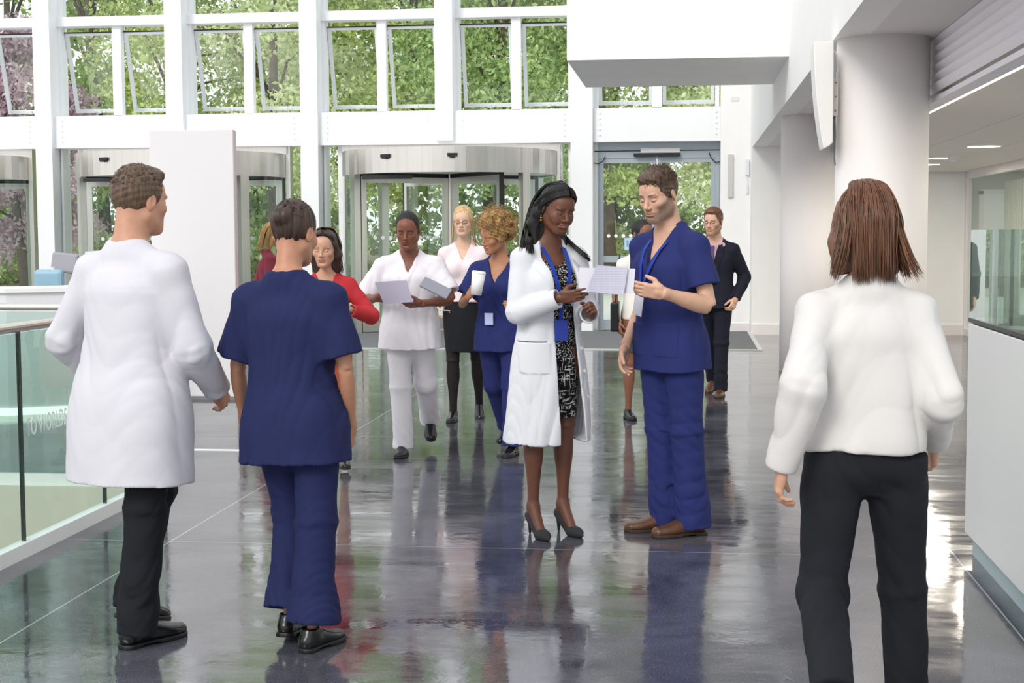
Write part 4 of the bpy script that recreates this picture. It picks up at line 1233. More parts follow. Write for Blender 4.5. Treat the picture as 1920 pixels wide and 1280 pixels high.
    def tufts(s, m, n=2600, length=.020, r=.0009, seed=3, hairline=.022, low=-.055, lift=.5, back=.9, top=.014):
        rg = np.random.default_rng(seed); V = []; F = []; nb = 0; k = 0
        while k < n:
            d = rg.normal(size=3); d /= np.linalg.norm(d); p = V3(0, .016, .036) + d * V3(.0755, .097, .092)
            if (p[1] * .78 + (p[2] - hairline) * .62) < -.045 * .78 - .010 or p[2] < low or (abs(p[0]) > .055 and p[2] < .018 and p[1] < .03): continue
            k += 1; nn = nrm(d / V3(.0755, .097, .092)); L = length * (.5 + .8 * rg.random()) * (1.0 if p[2] > .05 else .45)
            fl = V3(.5 * rg.normal() * .5, back * (1 if p[2] > .06 else .5), -.3 if p[2] < .05 else .1) ; fl = fl - nn * fl.dot(nn)
            g = nrm(nn * lift + nrm(fl) + rg.normal(size=3) * .28); a = nrm(np.cross(g, rg.normal(size=3))); b = np.cross(g, a)
            pts = [p - nn * .004, p + g * L * .5 + nn * L * .15, p + g * L + nn * L * .05]
            for j, q in enumerate(pts):
                for c in range(3): an = c * 2.094; V.append(s.hp(*(q + (a * math.cos(an) + b * math.sin(an)) * r * (1.3, 1.0, .15)[j])))
            for j in range(2):
                for c in range(3): F.append((nb + j * 3 + c, nb + j * 3 + (c + 1) % 3, nb + j * 3 + 3 + (c + 1) % 3, nb + j * 3 + 3 + c))
            nb += 9
        return np_mesh('hair_tufts', np.array(V), np.array(F), m, s.root, True)
    def locks(s, bundles, m, name='hair_strands', r=.0016, seed=1):
        """bundles: (guideA, guideB, count, spread); each guide a list of points"""
        rg = np.random.default_rng(seed); V = []; F = []; nb = 0; N = 14
        for gA, gB, cnt, spread in bundles:
            gA = np.array(gA, float); gB = np.array(gB, float)
            def cr(g, t):
                n = len(g) - 1; x = t * n; i = int(min(n - 1, math.floor(x))); f = x - i
                p0, p1, p2, p3 = g[max(i - 1, 0)], g[i], g[i + 1], g[min(i + 2, n)]
                return .5 * ((2 * p1) + (-p0 + p2) * f + (2 * p0 - 5 * p1 + 4 * p2 - p3) * f * f + (-p0 + 3 * p1 - 3 * p2 + p3) * f ** 3)
            A_ = np.array([cr(gA, j / (N - 1)) for j in range(N)]); B_ = np.array([cr(gB, j / (N - 1)) for j in range(N)])
            for c in range(cnt):
                u = rg.random(); off = rg.normal(size=3) * spread; L = .82 + .18 * rg.random(); ph = rg.random() * 6
                pts = A_ * (1 - u) + B_ * u
                jit = np.outer(np.linspace(.25, 1.3, N), off) + .3 * spread * np.sin(np.linspace(0, 5, N) + ph)[:, None] * rg.normal(size=3)
                pts = pts + jit; m_ = max(3, int(N * L)); pts = pts[:m_]
                rr = r * (.6 + .9 * rg.random()) * np.concatenate([np.ones(m_ - 3), [.8, .5, .08]])
                for j in range(m_):
                    d = nrm(pts[min(j + 1, m_ - 1)] - pts[max(j - 1, 0)]); a = nrm(np.cross(d, [.3, .2, .9])); b = np.cross(d, a)
                    for q in range(3):
                        an = q * 2.094; V.append(pts[j] + (a * math.cos(an) * 1.6 + b * math.sin(an)) * rr[j])
                for j in range(m_ - 1):
                    for q in range(3): F.append((nb + j * 3 + q, nb + j * 3 + (q + 1) % 3, nb + j * 3 + 3 + (q + 1) % 3, nb + j * 3 + 3 + q))
                nb += m_ * 3
        return np_mesh(name, np.array(V), np.array(F), m, s.root, True)
    def cuff_dir(s, sd, frac):
        S, E_, W = s.P['sh' + sd], s.P['el' + sd], s.P['wr' + sd]
        return S, E_, W
    def top(s, m, h=.007, hem=-.10, e=.018, sleeve=.55, long_=False, vneck=.16, fold=.005, flare=0.0, name='tunic', sr=1.0, waist=None, seed=2, neckr=.014, square=2.3, extra=None, vwid=.42, band=True):
        k, w, P, f = s.k, s.w, s.P, s.f; o = []; T = s.T
        e_ = e / 1.0
        wa = waist if waist is not None else (.012 if f else .0)
        tab = [(hem, 0, 0, .176 + e_ + flare, .118 + e_ + flare * .8), (.0, 0, 0, .172 + e_ + flare * .5, .116 + e_ + flare * .4), (.12, 0, 0, .155 + e_ * 1.1 - wa, .104 + e_ * 1.1), (.22, 0, 0, .152 + e_ * 1.1 - wa, .100 + e_ * 1.1),
               (.32, 0, -.004, .162 + e_, .108 + e_), (.39, 0, 0, .166 + e_ * .8, .104 + e_), (.435, 0, .008, .145 + e_ * .5, .092 + e_ * .7), (.48, 0, .018, .112, .080), (.52, 0, .022, .082, .070), (.56, 0, .024, .066, .060)]
        o.append(('u', loft(s.pelvis, s.Rt, [(a * k, b * k, c * k, d * w, q * w) for a, b, c, d, q in tab], pw=square), .02))
        if f:
            for x in (-1, 1): o.append(('u', ell(T(x * .07, -.088, .335), V3(.06, .053, .062) * k, s.Rt.T), .04))
        for sd, sg in (('L', 1), ('R', -1)):
            S, E_, W = P['sh' + sd], P['el' + sd], P['wr' + sd]; a = w * sr
            o.append(('u', cone(T(sg * .040, .030, .530), S + s.Rt[2] * .000, .036 * w, .044 * w), .06))
            o.append(('u', ell(S - s.Rt[2] * .006, V3(.054, .055, .054) * a), .045))
            if long_:
                we = W - nrm(W - E_) * (.0 if long_ is True else long_)
                o.append(('u', bone(S, E_, [.050 * a, .060 * a, .058 * a, .056 * a]), .035))
                o.append(('u', ell(E_, V3(.056, .056, .056) * a), .02))
                o.append(('u', bone(E_, we, [.056 * a, .055 * a, .050 * a, .046 * a]), .02))
                d = nrm(W - E_)
                o.append(('s', cone(we + d * .02, we - d * .02, .046 * a - .006, .03 * a), .003))
            else:
                e2 = S + (E_ - S) * sleeve; d = nrm(E_ - S)
                o.append(('u', bone(S, e2, [.050 * a, .065 * a, .074 * a]), .035))
                o.append(('s', cone(e2 + d * .02, e2 - d * .03, .076 * a - .007, .05 * a), .003))
        # neck opening
        if neckr: o.append(('s', cone(T(0, .005, .55), s.hp(0, .03, -.03), (.050 if f else .061) * k + neckr, (.052 if f else .063) * k + neckr), .006))
        if vneck:
            zb = .50 - vneck; ap = T(0, -.10, zb); R = s.Rt
            n1 = nrm(R[0] * 1 - R[2] * vwid); n2 = nrm(-R[0] * 1 - R[2] * vwid)
            if band: o.append(('u', inter(inflate(o[0][1], .0045), half(n1, ap - R[2] * .055 * k), half(n2, ap - R[2] * .055 * k), half(R[1], T(0, .02, .5)), k=.002), .001))
            o.append(('s', inter(half(n1, ap), half(n2, ap), half(R[1], T(0, -.0, .5)), k=.004), .004))
        if extra: extra(o)
        zc = s.pelvis[2]
        pts = [P['elL'], P['elR']]
        def disp(Q):
            z = Q[2]
            a = fold * (.62 + .6 * np.exp(-((z - f32(zc + .13 * k)) / .12) ** 2))
            if long_:
                for p in pts:
                    r2 = (Q[0] - f32(p[0])) ** 2 + (Q[1] - f32(p[1])) ** 2 + (Q[2] - f32(p[2])) ** 2
                    a = a + fold * 1.1 * np.exp(-r2 / .012)
            return a * folds(Q, 8.0, (1.5, 1.5, .8), seed)
        o.append(('d', disp))
        return obj_from(o, h, name, m, s.root)
    def shoe(s, sd, m, msole, h=.0045, size=1.0, heel=.02):
        A = s.P['ankle' + sd]; R = s.foot_frame(sd); k = s.k * size; base = A - R[1] * (s.ah)
        tab = [(-.070, 0, .04, .012, .012), (-.058, 0, .042, .029, .034), (-.02, 0, .048, .035, .046), (.03, 0, .046, .037, .046), (.075, 0, .038, .042, .038), (.12, 0, .031, .046, .030), (.165, 0, .027, .040, .024), (.198, 0, .024, .024, .018), (.208, 0, .024, .008, .008)]
        o = [('u', loft(base, R, [(a * k, b * k, c * k, d * k, e * k) for a, b, c, d, e in tab]), .005)]
        o.append(('u', cone(base + R[1] * .05 * k, base + R[1] * .085 * k - R[2] * .01, .036 * k, .038 * k), .02))
        o.append(('i', half(-R[1], base + R[1] * .012), .002))
        o.append(('s', cone(base + R[1] * .12 * k - R[2] * .01, base + R[1] * .078 * k - R[2] * .01, .034 * k, .030 * k), .004))
        ob = obj_from(o, h, 'shoe', m, s.root)
        tb = [(a * k, b * k, .01 * k, (d + .004) * k, .2) for a, b, c, d, e in tab]
        o2 = [('u', inter(loft(base, R, tb), half(R[1], base + R[1] * .018), half(-R[1], base), k=.002), 0)]
        hb = base - R[2] * .045 * k
        # arch between ball and heel
        o2.append(('s', rbox(base + R[2] * .035 * k - R[1] * .004, (.08, .012, .035 * k), .004, R.T), .004))
        obj_from(o2, h, 'sole', msole, ob)
        return ob
    def laces(s, sd, m, par, size=1.0):
        A = s.P['ankle' + sd]; R = s.foot_frame(sd); k = s.k * size; base = A - R[1] * s.ah; mb = MB()
        for i in range(4):
            z = .045 + i * .018; y = .088 - i * .0085
            mb.tube([tuple(base + R[2] * z * k + R[1] * (y - .008) * k + R[0] * x * k + R[1] * (.008 * (1 - (x / .02) ** 2)) * k) for x in (-.02, -.01, 0, .01, .02)], .0022, 6)
        me = mb.build('laces', m, par, smooth=True); return me
# ------------------------------------------------------------------ the two people in the middle
def cloth(name, col, rough=.85, noise=.05, sheen=.0, bump=.0012, bscale=250):
    return mat(name, col, rough, noise=noise, nscale=6, bump=bump * .25, bscale=bscale * 1.6, sheen=sheen, spec=.25)
M_COAT = cloth('white_coat_cotton', '#dbdbe0', .8, .02)
M_SCRUB = cloth('navy_blue_scrubs', '#272f66', .85, .06)
M_SHOEBR = mat('brown_leather', '#5a3a26', .32, noise=.25, nscale=25, bump=.0008, bscale=200)
M_SOLE = mat('shoe_sole', '#33261c', .6)
M_SHOEBK = mat('black_leather', '#141416', .22)
M_SOLEBK = mat('black_sole', '#0e0e10', .5)
M_LANY = cloth('blue_lanyard', '#233f9c', .6)
M_PAPER = mat('printed_paper', '#dfdde6', .8)

def surf_ribbon(pts, ups, w, th, name, m, parent):
    """flat ribbon through points; ups gives the outward normal at each point"""
    vs = []; fs = []; n = len(pts)
    for i in range(n):
        p = np.array(pts[i], float); d = nrm(np.array(pts[min(i + 1, n - 1)], float) - np.array(pts[max(i - 1, 0)], float))
        nn = nrm(np.array(ups[i], float)); s_ = nrm(np.cross(d, nn)); nn = np.cross(s_, d)
        ww = w[i] if isinstance(w, (list, tuple)) else w
        for a, b in ((-1, -1), (1, -1), (1, 1), (-1, 1)): vs.append(p + s_ * a * ww / 2 + nn * b * th / 2)
    for i in range(n - 1):
        for k in range(4): fs.append((i * 4 + k, i * 4 + (k + 1) % 4, i * 4 + 4 + (k + 1) % 4, i * 4 + 4 + k))
    fs += [(0, 1, 2, 3), tuple((n - 1) * 4 + k for k in (3, 2, 1, 0))]
    return MB().raw(vs, fs).build(name, m, parent, smooth=False)
def edge_on(prims_fn, o, d, far=.5):
    """march from outside towards the body along -d and stop on the surface of a field"""
    t = np.linspace(0, far, 400); P = [np.array(o[i] + d[i] * (far - t), f32) for i in range(3)]
    D = prims_fn(P); j = np.nonzero(D < 0)[0]
    return np.array([P[i][j[0]] for i in range(3)], float) if len(j) else np.array(o, float)

# ---- man in scrubs
B = Rig('person in navy blue scrubs, bearded, standing and holding one side of a paper', -.085, 7.40, -46, H=1.85, wide=1.02, skin='#d3a68c',
        legs={'L': (-2, 1.5, 3, -18, 0, True), 'R': (-1, -3, 2, 26, 0, True)}, lean=(3, 0), head=(10, 20, 0),
        arms={'L': dict(w=(-.118, 7.05, 1.232), pole=(.35, .45, -1), hand=(-.70, -.70, .16), palm=(-.72, .69, .35), curl=(9, 9, 12, 16), thumb=40),
              'R': dict(w=(-.315, 7.43, .945), pole=(-.3, .9, 0), hand=(.10, -.28, -.95), palm=(.8, .4, .2), curl=(22, 26, 32, 38), thumb=15)})
B.beard = (np.array(lin('#5f5148')[:3]), .85); B.brow = lin('#3a2a1e')[:3]
B.legk = .8
B.build_body(h=.008, hh=.0022, hand_h=.0026)
B.eyes('#3c4a50', down=30)
H_MAN = hair_mat('brown_hair', '#54402f', .5)
B.hair('short', H_MAN, h=.003); B.tufts(H_MAN, 7000, .022, .0011, lift=.32)
def scrub_extra(R_):
    def ex(o):
        k, w = R_.k, R_.w
        base = loft(R_.pelvis, R_.Rt, [(a * k, b * k, c * k, d * w, q * w) for a, b, c, d, q in
              [(-.135, 0, 0, .208, .148), (.0, 0, 0, .198, .141), (.12, 0, 0, .183, .132), (.22, 0, 0, .18, .128), (.32, 0, -.004, .184, .129), (.44, 0, 0, .184, .122)]], pw=2.3)
        # patch pockets at the lower front
        for sg in (-1, 1):
            o.append(('u', inter(inflate(base, .0035), rbox(R_.T(sg * .095, -.12, .015), (.062 * k, .09, .075 * k), .008, R_.Rt.T), k=.003), .002))
    return ex
sc = B.top(M_SCRUB, h=.0045, hem=-.135, e=.020, sleeve=.66, vneck=.135, fold=.010, flare=.012, name='scrub_top', seed=2, extra=scrub_extra(B), vwid=.42)
B.trousers(M_SCRUB, h=.0055, rt=(.095, .095, .086, .077), rs=(.077, .076, .077, .081), fold=.012, hem=.035, name='scrub_trousers', seed=3)
for sd in 'LR':
    so = B.shoe(sd, M_SHOEBR, M_SOLE, h=.004, size=1.06); B.laces(sd, mat('lace_tan', '#8a6a45', .7), so, size=1.06)
T = B.T
surf_ribbon([T(-.062, .03, .545), T(-.064, -.04, .50), T(-.052, -.105, .45), T(-.04, -.140, .38), T(-.034, -.155, .30), T(-.03, -.162, .25), T(-.028, -.168, .23)],
            [-B.Rt[1] - B.Rt[0] * .6, -B.Rt[1] + B.Rt[2], -B.Rt[1] + B.Rt[2] * .6, -B.Rt[1], -B.Rt[1], -B.Rt[1], -B.Rt[1]], .017, .002, 'lanyard', M_LANY, B.root)
surf_ribbon([T(.066, .03, .545), T(.068, -.04, .50), T(.058, -.105, .45), T(.035, -.142, .38), T(.0, -.157, .31), T(-.02, -.162, .25), T(-.028, -.168, .23)],
            [-B.Rt[1] + B.Rt[0] * .6, -B.Rt[1] + B.Rt[2], -B.Rt[1] + B.Rt[2] * .6, -B.Rt[1], -B.Rt[1], -B.Rt[1], -B.Rt[1]], .017, .002, 'lanyard', M_LANY, B.root)
Mb = Matrix([list(B.Rt[:, 0]) , list(B.Rt[:, 1]), list(B.Rt[:, 2])])
Mt = Matrix.Translation(Vector(T(-.03, -.176, .185))) @ Matrix(B.Rt.T.tolist()).to_4x4() @ Matrix.Rotation(.25, 4, 'Y')
MB().box(-.032, .032, -.002, .002, -.05, .048, Mt).build('name_badge', mat('badge_white', '#eceaf4', .35), B.root, bevel=.001)

# ---- woman in the white coat
A = Rig('person in open white coat over patterned black dress, standing and reading a paper', -.69, 7.30, 32, H=1.695, female=True, wide=1.0, skin='#6b4230',
        heel=.07, legs={'L': (0, -.5, 2, 4, 0, True), 'R': (1, -.5, 4, 2, 0, True)}, lean=(2, 0), head=(6, 20, 4),
        arms={'R': dict(w=(-.612, 7.08, 1.208), pole=(-.6, .5, -1), hand=(.74, -.70, .14), palm=(.53, .85, .25), curl=(8, 10, 14, 20), thumb=35),
              'L': dict(w=(-.475, 7.13, 1.125), pole=(.5, .5, -1), hand=(-.15, -.8, .45), palm=(-.85, .3, -.4), curl=(60, 68, 74, 78), thumb=50)})
A.smile = .0045; A.lip = lin('#9a5450')[:3]; A.brow = lin('#1c120e')[:3]; A.teeth = True
_bo = A.body_ops
def foot_prims():
    o = []
    for sd in 'LR':
        R = A.foot_frame(sd); An = A.P['ankle' + sd]; b = An - R[1] * A.ah; q = .93
        heel_p = b + R[1] * (A.heel + .026) - R[2] * .030; ball = b + R[2] * .105 * q + R[1] * .026
        o += [('u', cone(An + R[1] * .01, ball, .030, .024), .02), ('u', cone(An, heel_p, .028, .024), .02), ('u', ell(ball + R[2] * .015, (.032, .018, .04), R.T), .015)]
    return o
A.body_ops = lambda: _bo() + foot_prims()
A.build_body(h=.007, hh=.0022, hand_h=.0025)
A.eyes('#20120c', down=35)
M_PUMP = mat('charcoal_suede', '#2c2a2e', .85, bump=.0004, bscale=600)
for sd in 'LR':
    R = A.foot_frame(sd); An = A.P['ankle' + sd]; b = An - R[1] * A.ah; q = .93
    heel_p = b + R[1] * (A.heel + .026) - R[2] * .030; ball = b + R[2] * .105 * q + R[1] * .022
    o = [('u', cone(heel_p, ball, .031, .033), .02), ('u', ell(ball + R[2] * .022, (.037, .022, .05), R.T), .02), ('u', cone(ball + R[2] * .04, ball + R[2] * .085 - R[1] * .006, .026, .010), .02),
         ('s', cone(An + R[1] * .05 - R[2] * .0, ball + R[1] * .040 - R[2] * .012, .036, .030), .006),
         ('i', half(-R[1], b), .002),
         ('s', inter(half(R[1] + R[2] * .62, heel_p - R[1] * .030), half(-R[2], ball - R[2] * .035), half(R[2], ball)), 0) if False else ('u', cone(heel_p - R[2] * .012 - R[1] * .02, b - R[2] * .040 + R[1] * .006, .013, .0065), .012)]
    sh = obj_from(o, .0035, 'high_heeled_shoe', M_PUMP, A.root)
# dress
def dress_mat():
    m = mat('black_tweed', '#121214', .9, bump=.001, bscale=500, spec=.2)
    nt = m.node_tree; b = nt.nodes['Principled BSDF']; L = nt.links.new
    tc = nt.nodes.new('ShaderNodeTexCoord'); sp = nt.nodes.new('ShaderNodeSeparateXYZ'); L(tc.outputs['Object'], sp.inputs[0])
    def weave(st, sc, lo_, hi_):
        mp = nt.nodes.new('ShaderNodeMapping'); mp.inputs['Scale'].default_value = st; L(tc.outputs['Object'], mp.inputs[0])
        n = nt.nodes.new('ShaderNodeTexNoise'); n.inputs['Scale'].default_value = sc; n.inputs['Detail'].default_value = 2; L(mp.outputs[0], n.inputs['Vector'])
        r = nt.nodes.new('ShaderNodeValToRGB'); r.color_ramp.elements[0].position = lo_; r.color_ramp.elements[1].position = hi_; L(n.outputs['Fac'], r.inputs[0]); return r
    r1 = weave((1, 1, 7), 26, .58, .62); r2 = weave((7, 7, 1), 22, .60, .64); r3 = weave((1, 1, 1), 150, .55, .60)
    mxa = nt.nodes.new('ShaderNodeMath'); mxa.operation = 'MAXIMUM'; L(r1.outputs[0], mxa.inputs[0]); L(r2.outputs[0], mxa.inputs[1])
    lo = nt.nodes.new('ShaderNodeMath'); lo.operation = 'LESS_THAN'; L(sp.outputs['Z'], lo.inputs[0]); lo.inputs[1].default_value = .90
    mx = nt.nodes.new('ShaderNodeMix'); mx.data_type = 'FLOAT'; L(lo.outputs[0], mx.inputs[0]); L(r3.outputs[0], mx.inputs[2]); L(mxa.outputs[0], mx.inputs[3])
    c = nt.nodes.new('ShaderNodeMixRGB'); L(mx.outputs[0], c.inputs[0]); c.inputs[1].default_value = lin('#0e0e11'); c.inputs[2].default_value = lin('#c9c6c2')
    L(c.outputs[0], b.inputs['Base Color'])
    return m
k, w = A.k, A.w; T = A.T
dt = [(-.385, 0, -.0, .178, .125), (-.25, 0, .0, .185, .132), (-.10, 0, .004, .192, .130), (0, 0, .006, .188, .126), (.12, 0, 0, .152, .106), (.22, 0, -.002, .146, .104), (.32, 0, -.004, .160, .112), (.39, 0, 0, .160, .106), (.44, 0, .008, .138, .088), (.48, 0, .018, .09, .065)]
dl = loft(A.pelvis, A.Rt, [(a * k, b * k, c * k, d * w, e * w) for a, b, c, d, e in dt])
o = [('u', dl, .02)] + [('u', ell(T(x * .07, -.090, .335), V3(.058, .05, .06) * k, A.Rt.T), .035) for x in (-1, 1)]
o += [('s', ell(T(0, -.09, .50), V3(.085, .12, .085) * k, A.Rt.T), .004), ('s', cone(T(0, .0, .44), A.hp(0, .03, -.03), .07, .08), .004),
      ('s', loft(A.pelvis, A.Rt, [(-.42 * k, 0, 0, .165 * w, .112 * w), (-.30 * k, 0, 0, .15 * w, .10 * w)]), .004)]
o.append(('d', lambda Q: .0025 * folds(Q, 8.0, (1, 1, .6), 5)))
obj_from(o, .0055, 'dress', dress_mat(), A.root)
# coat
ct = [(-.515, .0, 0, .262, .205), (-.40, 0, 0, .252, .195), (-.2, 0, .0, .236, .172), (-.05, 0, .004, .218, .155), (.08, 0, .0, .192, .137), (.20, 0, -.002, .183, .132), (.32, 0, -.006, .190, .140), (.39, 0, -.002, .178, .126), (.435, 0, .008, .155, .106), (.48, 0, .018, .118, .084), (.52, 0, .022, .088, .074), (.56, 0, .024, .070, .062)]
ctl = loft(A.pelvis, A.Rt, [(a * k, b * k, c * k, d * w, e * w) for a, b, c, d, e in ct], pw=2.15)
brs = [ell(T(x * .07, -.094, .335), V3(.066, .058, .068) * k, A.Rt.T) for x in (-1, 1)]
outer = group([ctl] + brs, .05)
def coat_disp(Q):
    z = Q[2]; a = .004 + .006 * np.clip((.95 - z) / .4, 0, 1)
    el_ = A.P['elR']; r2 = (Q[0] - f32(el_[0])) ** 2 + (Q[1] - f32(el_[1])) ** 2 + (Q[2] - f32(el_[2])) ** 2
    el2 = A.P['elL']; r3 = (Q[0] - f32(el2[0])) ** 2 + (Q[1] - f32(el2[1])) ** 2 + (Q[2] - f32(el2[2])) ** 2
    a = a + .009 * np.exp(-r2 / .012) + .009 * np.exp(-r3 / .012)
    return a * folds(Q, 7.0, (1.5, 1.5, .55), 4)
R = A.Rt
dout = Pr(outer.lo - .02, outer.hi + .02, lambda P: outer.fn(P) + coat_disp(np.broadcast_arrays(*P)).astype(f32))
o = [('u', dout, 0), ('s', inter(inflate(dout, -.012), half(R[2], T(0, 0, .40))), .002)]
def edge_plane(sg, xa, za, xb, zb):
    """half space on the inner side of a line in the coat front, from (xa, za) to (xb, zb)"""
    n = nrm(R[0] * sg * (zb - za) + R[2] * -(xb - xa) * sg)
    return n if zb > za else -n, T(xa, 0, za)
def inner(sg, xa, za, xb, zb):
    n, p = edge_plane(sg, xa, za, xb, zb); return half(n, p)
front = half(R[1], T(0, .02, 0))
o.append(('s', inter(inner(-1, -.030, .22, -.012, -.52), inner(1, .092, .22, .160, -.52), front, half(R[2], T(0, 0, .225)), k=.002), .003))
o.append(('s', inter(inner(-1, -.030, .22, -.082, .50), inner(1, .092, .22, .078, .50), front, half(-R[2], T(0, 0, .22)), k=.002), .003))
o.append(('s', cone(T(0, .0, .46), A.hp(0, .03, -.03), .060, .066), .004))
for sd, sg in (('L', 1), ('R', -1)):
    S, E_, W = A.P['sh' + sd], A.P['el' + sd], A.P['wr' + sd]; a = w
    we = W - nrm(W - E_) * .012
    o += [('u', cone(T(sg * .045, .030, .530), S + R[2] * .000, .036 * w, .046 * w), .06), ('u', ell(S - R[2] * .006, V3(.057, .058, .056) * a), .045),
          ('u', bone(S, E_, [.054 * a, .066 * a, .064 * a, .062 * a]), .035), ('u', ell(E_, V3(.064, .064, .064) * a), .02),
          ('u', bone(E_, we, [.064 * a, .064 * a, .060 * a, .056 * a]), .02)]
    d = nrm(W - E_); o.append(('s', cone(we + d * .02, we - d * .035, .056 * a - .007, .035), .003))
# lapels, collar, pocket, button placket
lapR = inter(inflate(outer, .010), half(-inner(-1, -.030, .22, -.082, .50).n if False else nrm(R[0] * 1 + R[2] * .186), T(-.034, 0, .22)), inner(-1, -.040, .20, -.150, .455), front, half(nrm(R[2] * 1 - R[0] * -.25), T(-.11, 0, .452)), half(-R[2], T(0, 0, .2)), k=.003)
lapL = inter(inflate(outer, .010), half(nrm(-R[0] - R[2] * .05), T(.096, 0, .22)), inner(1, .100, .20, .148, .455), front, half(nrm(R[2] * 1 + R[0] * -.25), T(.11, 0, .452)), half(-R[2], T(0, 0, .2)), k=.003)
o += [('u', lapR, .002), ('u', lapL, .002)]
coll = inter(cone(T(0, .035, .46), T(0, .03, .56), .076, .064), half(-R[1], T(0, -.015, 0)), half(R[2], T(0, 0, .565)), k=.004)
o += [('u', coll, .01), ('s', cone(T(0, .030, .48), T(0, .022, .60), .058, .062), .002)]
o.append(('u', inter(inflate(outer, .0045), rbox(T(-.125, -.12, -.06), (.066, .12, .078), .01, R.T), k=.003), .002))
o.append(('s', inter(inflate(outer, .012), rbox(T(-.125, -.12, .020), (.060, .12, .0025), .001, R.T)), .002))
coat = obj_from(o, .0048, 'white_coat', M_COAT, A.root)
bt = []
for z in (.10, -.02, -.14, -.28):
    p = edge_on(outer.fn, T(.115 + .095 * (.2 - z) / .7, -.02, z), -R[1]); bt.append(p)
for p in bt:
    MB().tube([tuple(p - R[1] * .0), tuple(p - R[1] * .012)], .0085, 12).build('button', mat('coat_button', '#d9d9de', .4), coat)
# lanyard and holder
def lan(sg):
    P_ = [T(sg * .058, .02, .54), T(sg * .062, -.04, .505), T(sg * .055, -.098, .455), T(sg * .048, -.142, .40), T(sg * .035, -.160, .335), T(sg * .015, -.158, .27), T(0, -.140, .20), T(0, -.135, .13)]
    U_ = [R[0] * sg * .5 - R[1] + R[2], -R[1] + R[2], -R[1] + R[2] * .5, -R[1] + R[2] * .3, -R[1], -R[1], -R[1], -R[1]]
    return surf_ribbon(P_, U_, .021, .002, 'lanyard', M_LANY, A.root)
lan(1); lan(-1)
Mt = Matrix.Translation(Vector(T(.0, -.145, .085))) @ Matrix(R.T.tolist()).to_4x4()
MB().box(-.036, .036, -.003, .003, -.055, .05, Mt).build('badge_holder', mat('blue_holder', '#2238a0', .4), A.root, bevel=.002)
# hair, long and straight, tucked behind the ear
M_HBLACK = hair_mat('black_hair', '#100c0c', .40)
def long_a(o, U, Sb, E):
    H = A.hp; q = A.hs
    U(E((0, .020, .038), (.082, .102, .094)), .01)
    o.append(('i', half(-(A.Rh @ V3(0, .86, .50)), H(0, -.030, .034)), .004))
    for x in (-1, 1): Sb(E((x * .088, -.004, -.008), (.020, .022, .034)), .004)
    o.append(('u', cone(H(.0, -.040, .096), H(0, .0, .118), .030 * q, .020 * q), .02))
    back = [(0, 0, 0, .070, .048), (.08, -.006, -.005, .080, .046), (.16, -.014, -.012, .092, .040), (.22, -.02, -.018, .094, .032), (.28, -.02, -.020, .08, .014)]
    p0 = H(0, .055, .03); o.append(('u', loft(p0, frame(V3(0, .16, -1), (1, 0, 0)), back), .03))
    c = [H(-.064, .020, .03), H(-.076, .044, -.04), H(-.086, .052, -.10), A.T(-.090, -.005, .50)]
    for a_, b_, r1, r2 in zip(c, c[1:], (.028, .032, .030), (.032, .030, .014)): o.append(('u', cone(a_, b_, r1 * q, r2 * q), .02))
    c = [H(.060, .040, .0), H(.066, .050, -.08), A.T(.080, -.01, .525)]
    for a_, b_, r1, r2 in zip(c, c[1:], (.026, .026), (.026, .014)): o.append(('u', cone(a_, b_, r1 * q, r2 * q), .015))
A.hair('long', M_HBLACK, h=.003, extra=long_a)
_h = A.hp; _t = A.T
A.locks([
 # swept from the hairline back over the ear and down on her right
 ([_h(-.004, -.084, .096), _h(-.050, -.066, .084), _h(-.084, -.012, .030), _h(-.094, .035, -.04), _h(-.100, .050, -.12), _t(-.115, -.02, .53), _t(-.135, -.100, .45)],
  [_h(.0, -.040, .131), _h(-.066, -.010, .100), _h(-.094, .045, .03), _h(-.106, .070, -.06), _h(-.115, .075, -.13), _t(-.165, .01, .53), _t(-.225, -.05, .465)], 560, .003),
 ([_h(.0, -.040, .131), _h(-.055, .050, .112), _h(-.080, .105, .02), _h(-.095, .105, -.09), _t(-.13, .09, .50), _t(-.19, .08, .43)],
  [_h(.0, .020, .139), _h(.020, .100, .10), _h(.030, .132, .0), _h(.03, .120, -.09), _t(.03, .11, .50), _t(.03, .12, .40)], 420, .004),
 ([_h(.004, -.084, .096), _h(.048, -.066, .084), _h(.083, -.012, .030), _h(.084, .030, -.05), _h(.080, .030, -.12), _t(.105, -.04, .53), _t(.15, -.11, .465), _t(.20, -.135, .42)],
  [_h(.0, -.040, .131), _h(.066, -.010, .100), _h(.094, .045, .03), _h(.094, .065, -.06), _h(.088, .06, -.13), _t(.115, .0, .54), _t(.16, -.07, .48), _t(.215, -.11, .435)], 420, .003)],
 M_HBLACK, r=.0021, seed=4)
M_GOLD = mat('gold', '#d8b45a', .25, metal=1)
er = MB()
def ball(mb, c, r, n=10, m=7):
    vs = [(c[0], c[1], c[2] + r)]; fs = []
    for i in range(1, m):
        for j in range(n):
            t = PI * i / m; a = 2 * PI * j / n; vs.append((c[0] + r * math.sin(t) * math.cos(a), c[1] + r * math.sin(t) * math.sin(a), c[2] + r * math.cos(t)))
    vs.append((c[0], c[1], c[2] - r)); L_ = len(vs) - 1
    for j in range(n): fs.append((0, 1 + j, 1 + (j + 1) % n)); fs.append((L_, 1 + (m - 2) * n + (j + 1) % n, 1 + (m - 2) * n + j))
    for i in range(m - 2):
        for j in range(n): a = 1 + i * n; fs.append((a + j, a + n + j, a + n + (j + 1) % n, a + (j + 1) % n))
    return mb.raw(vs, fs)
pe = A.hp(-.084, .004, -.036)
for dz, r in ((-.006, .003), (-.017, .0052), (-.030, .0062)): ball(er, pe + V3(0, 0, dz), r)
er.build('earring', M_GOLD, A.root, smooth=True)

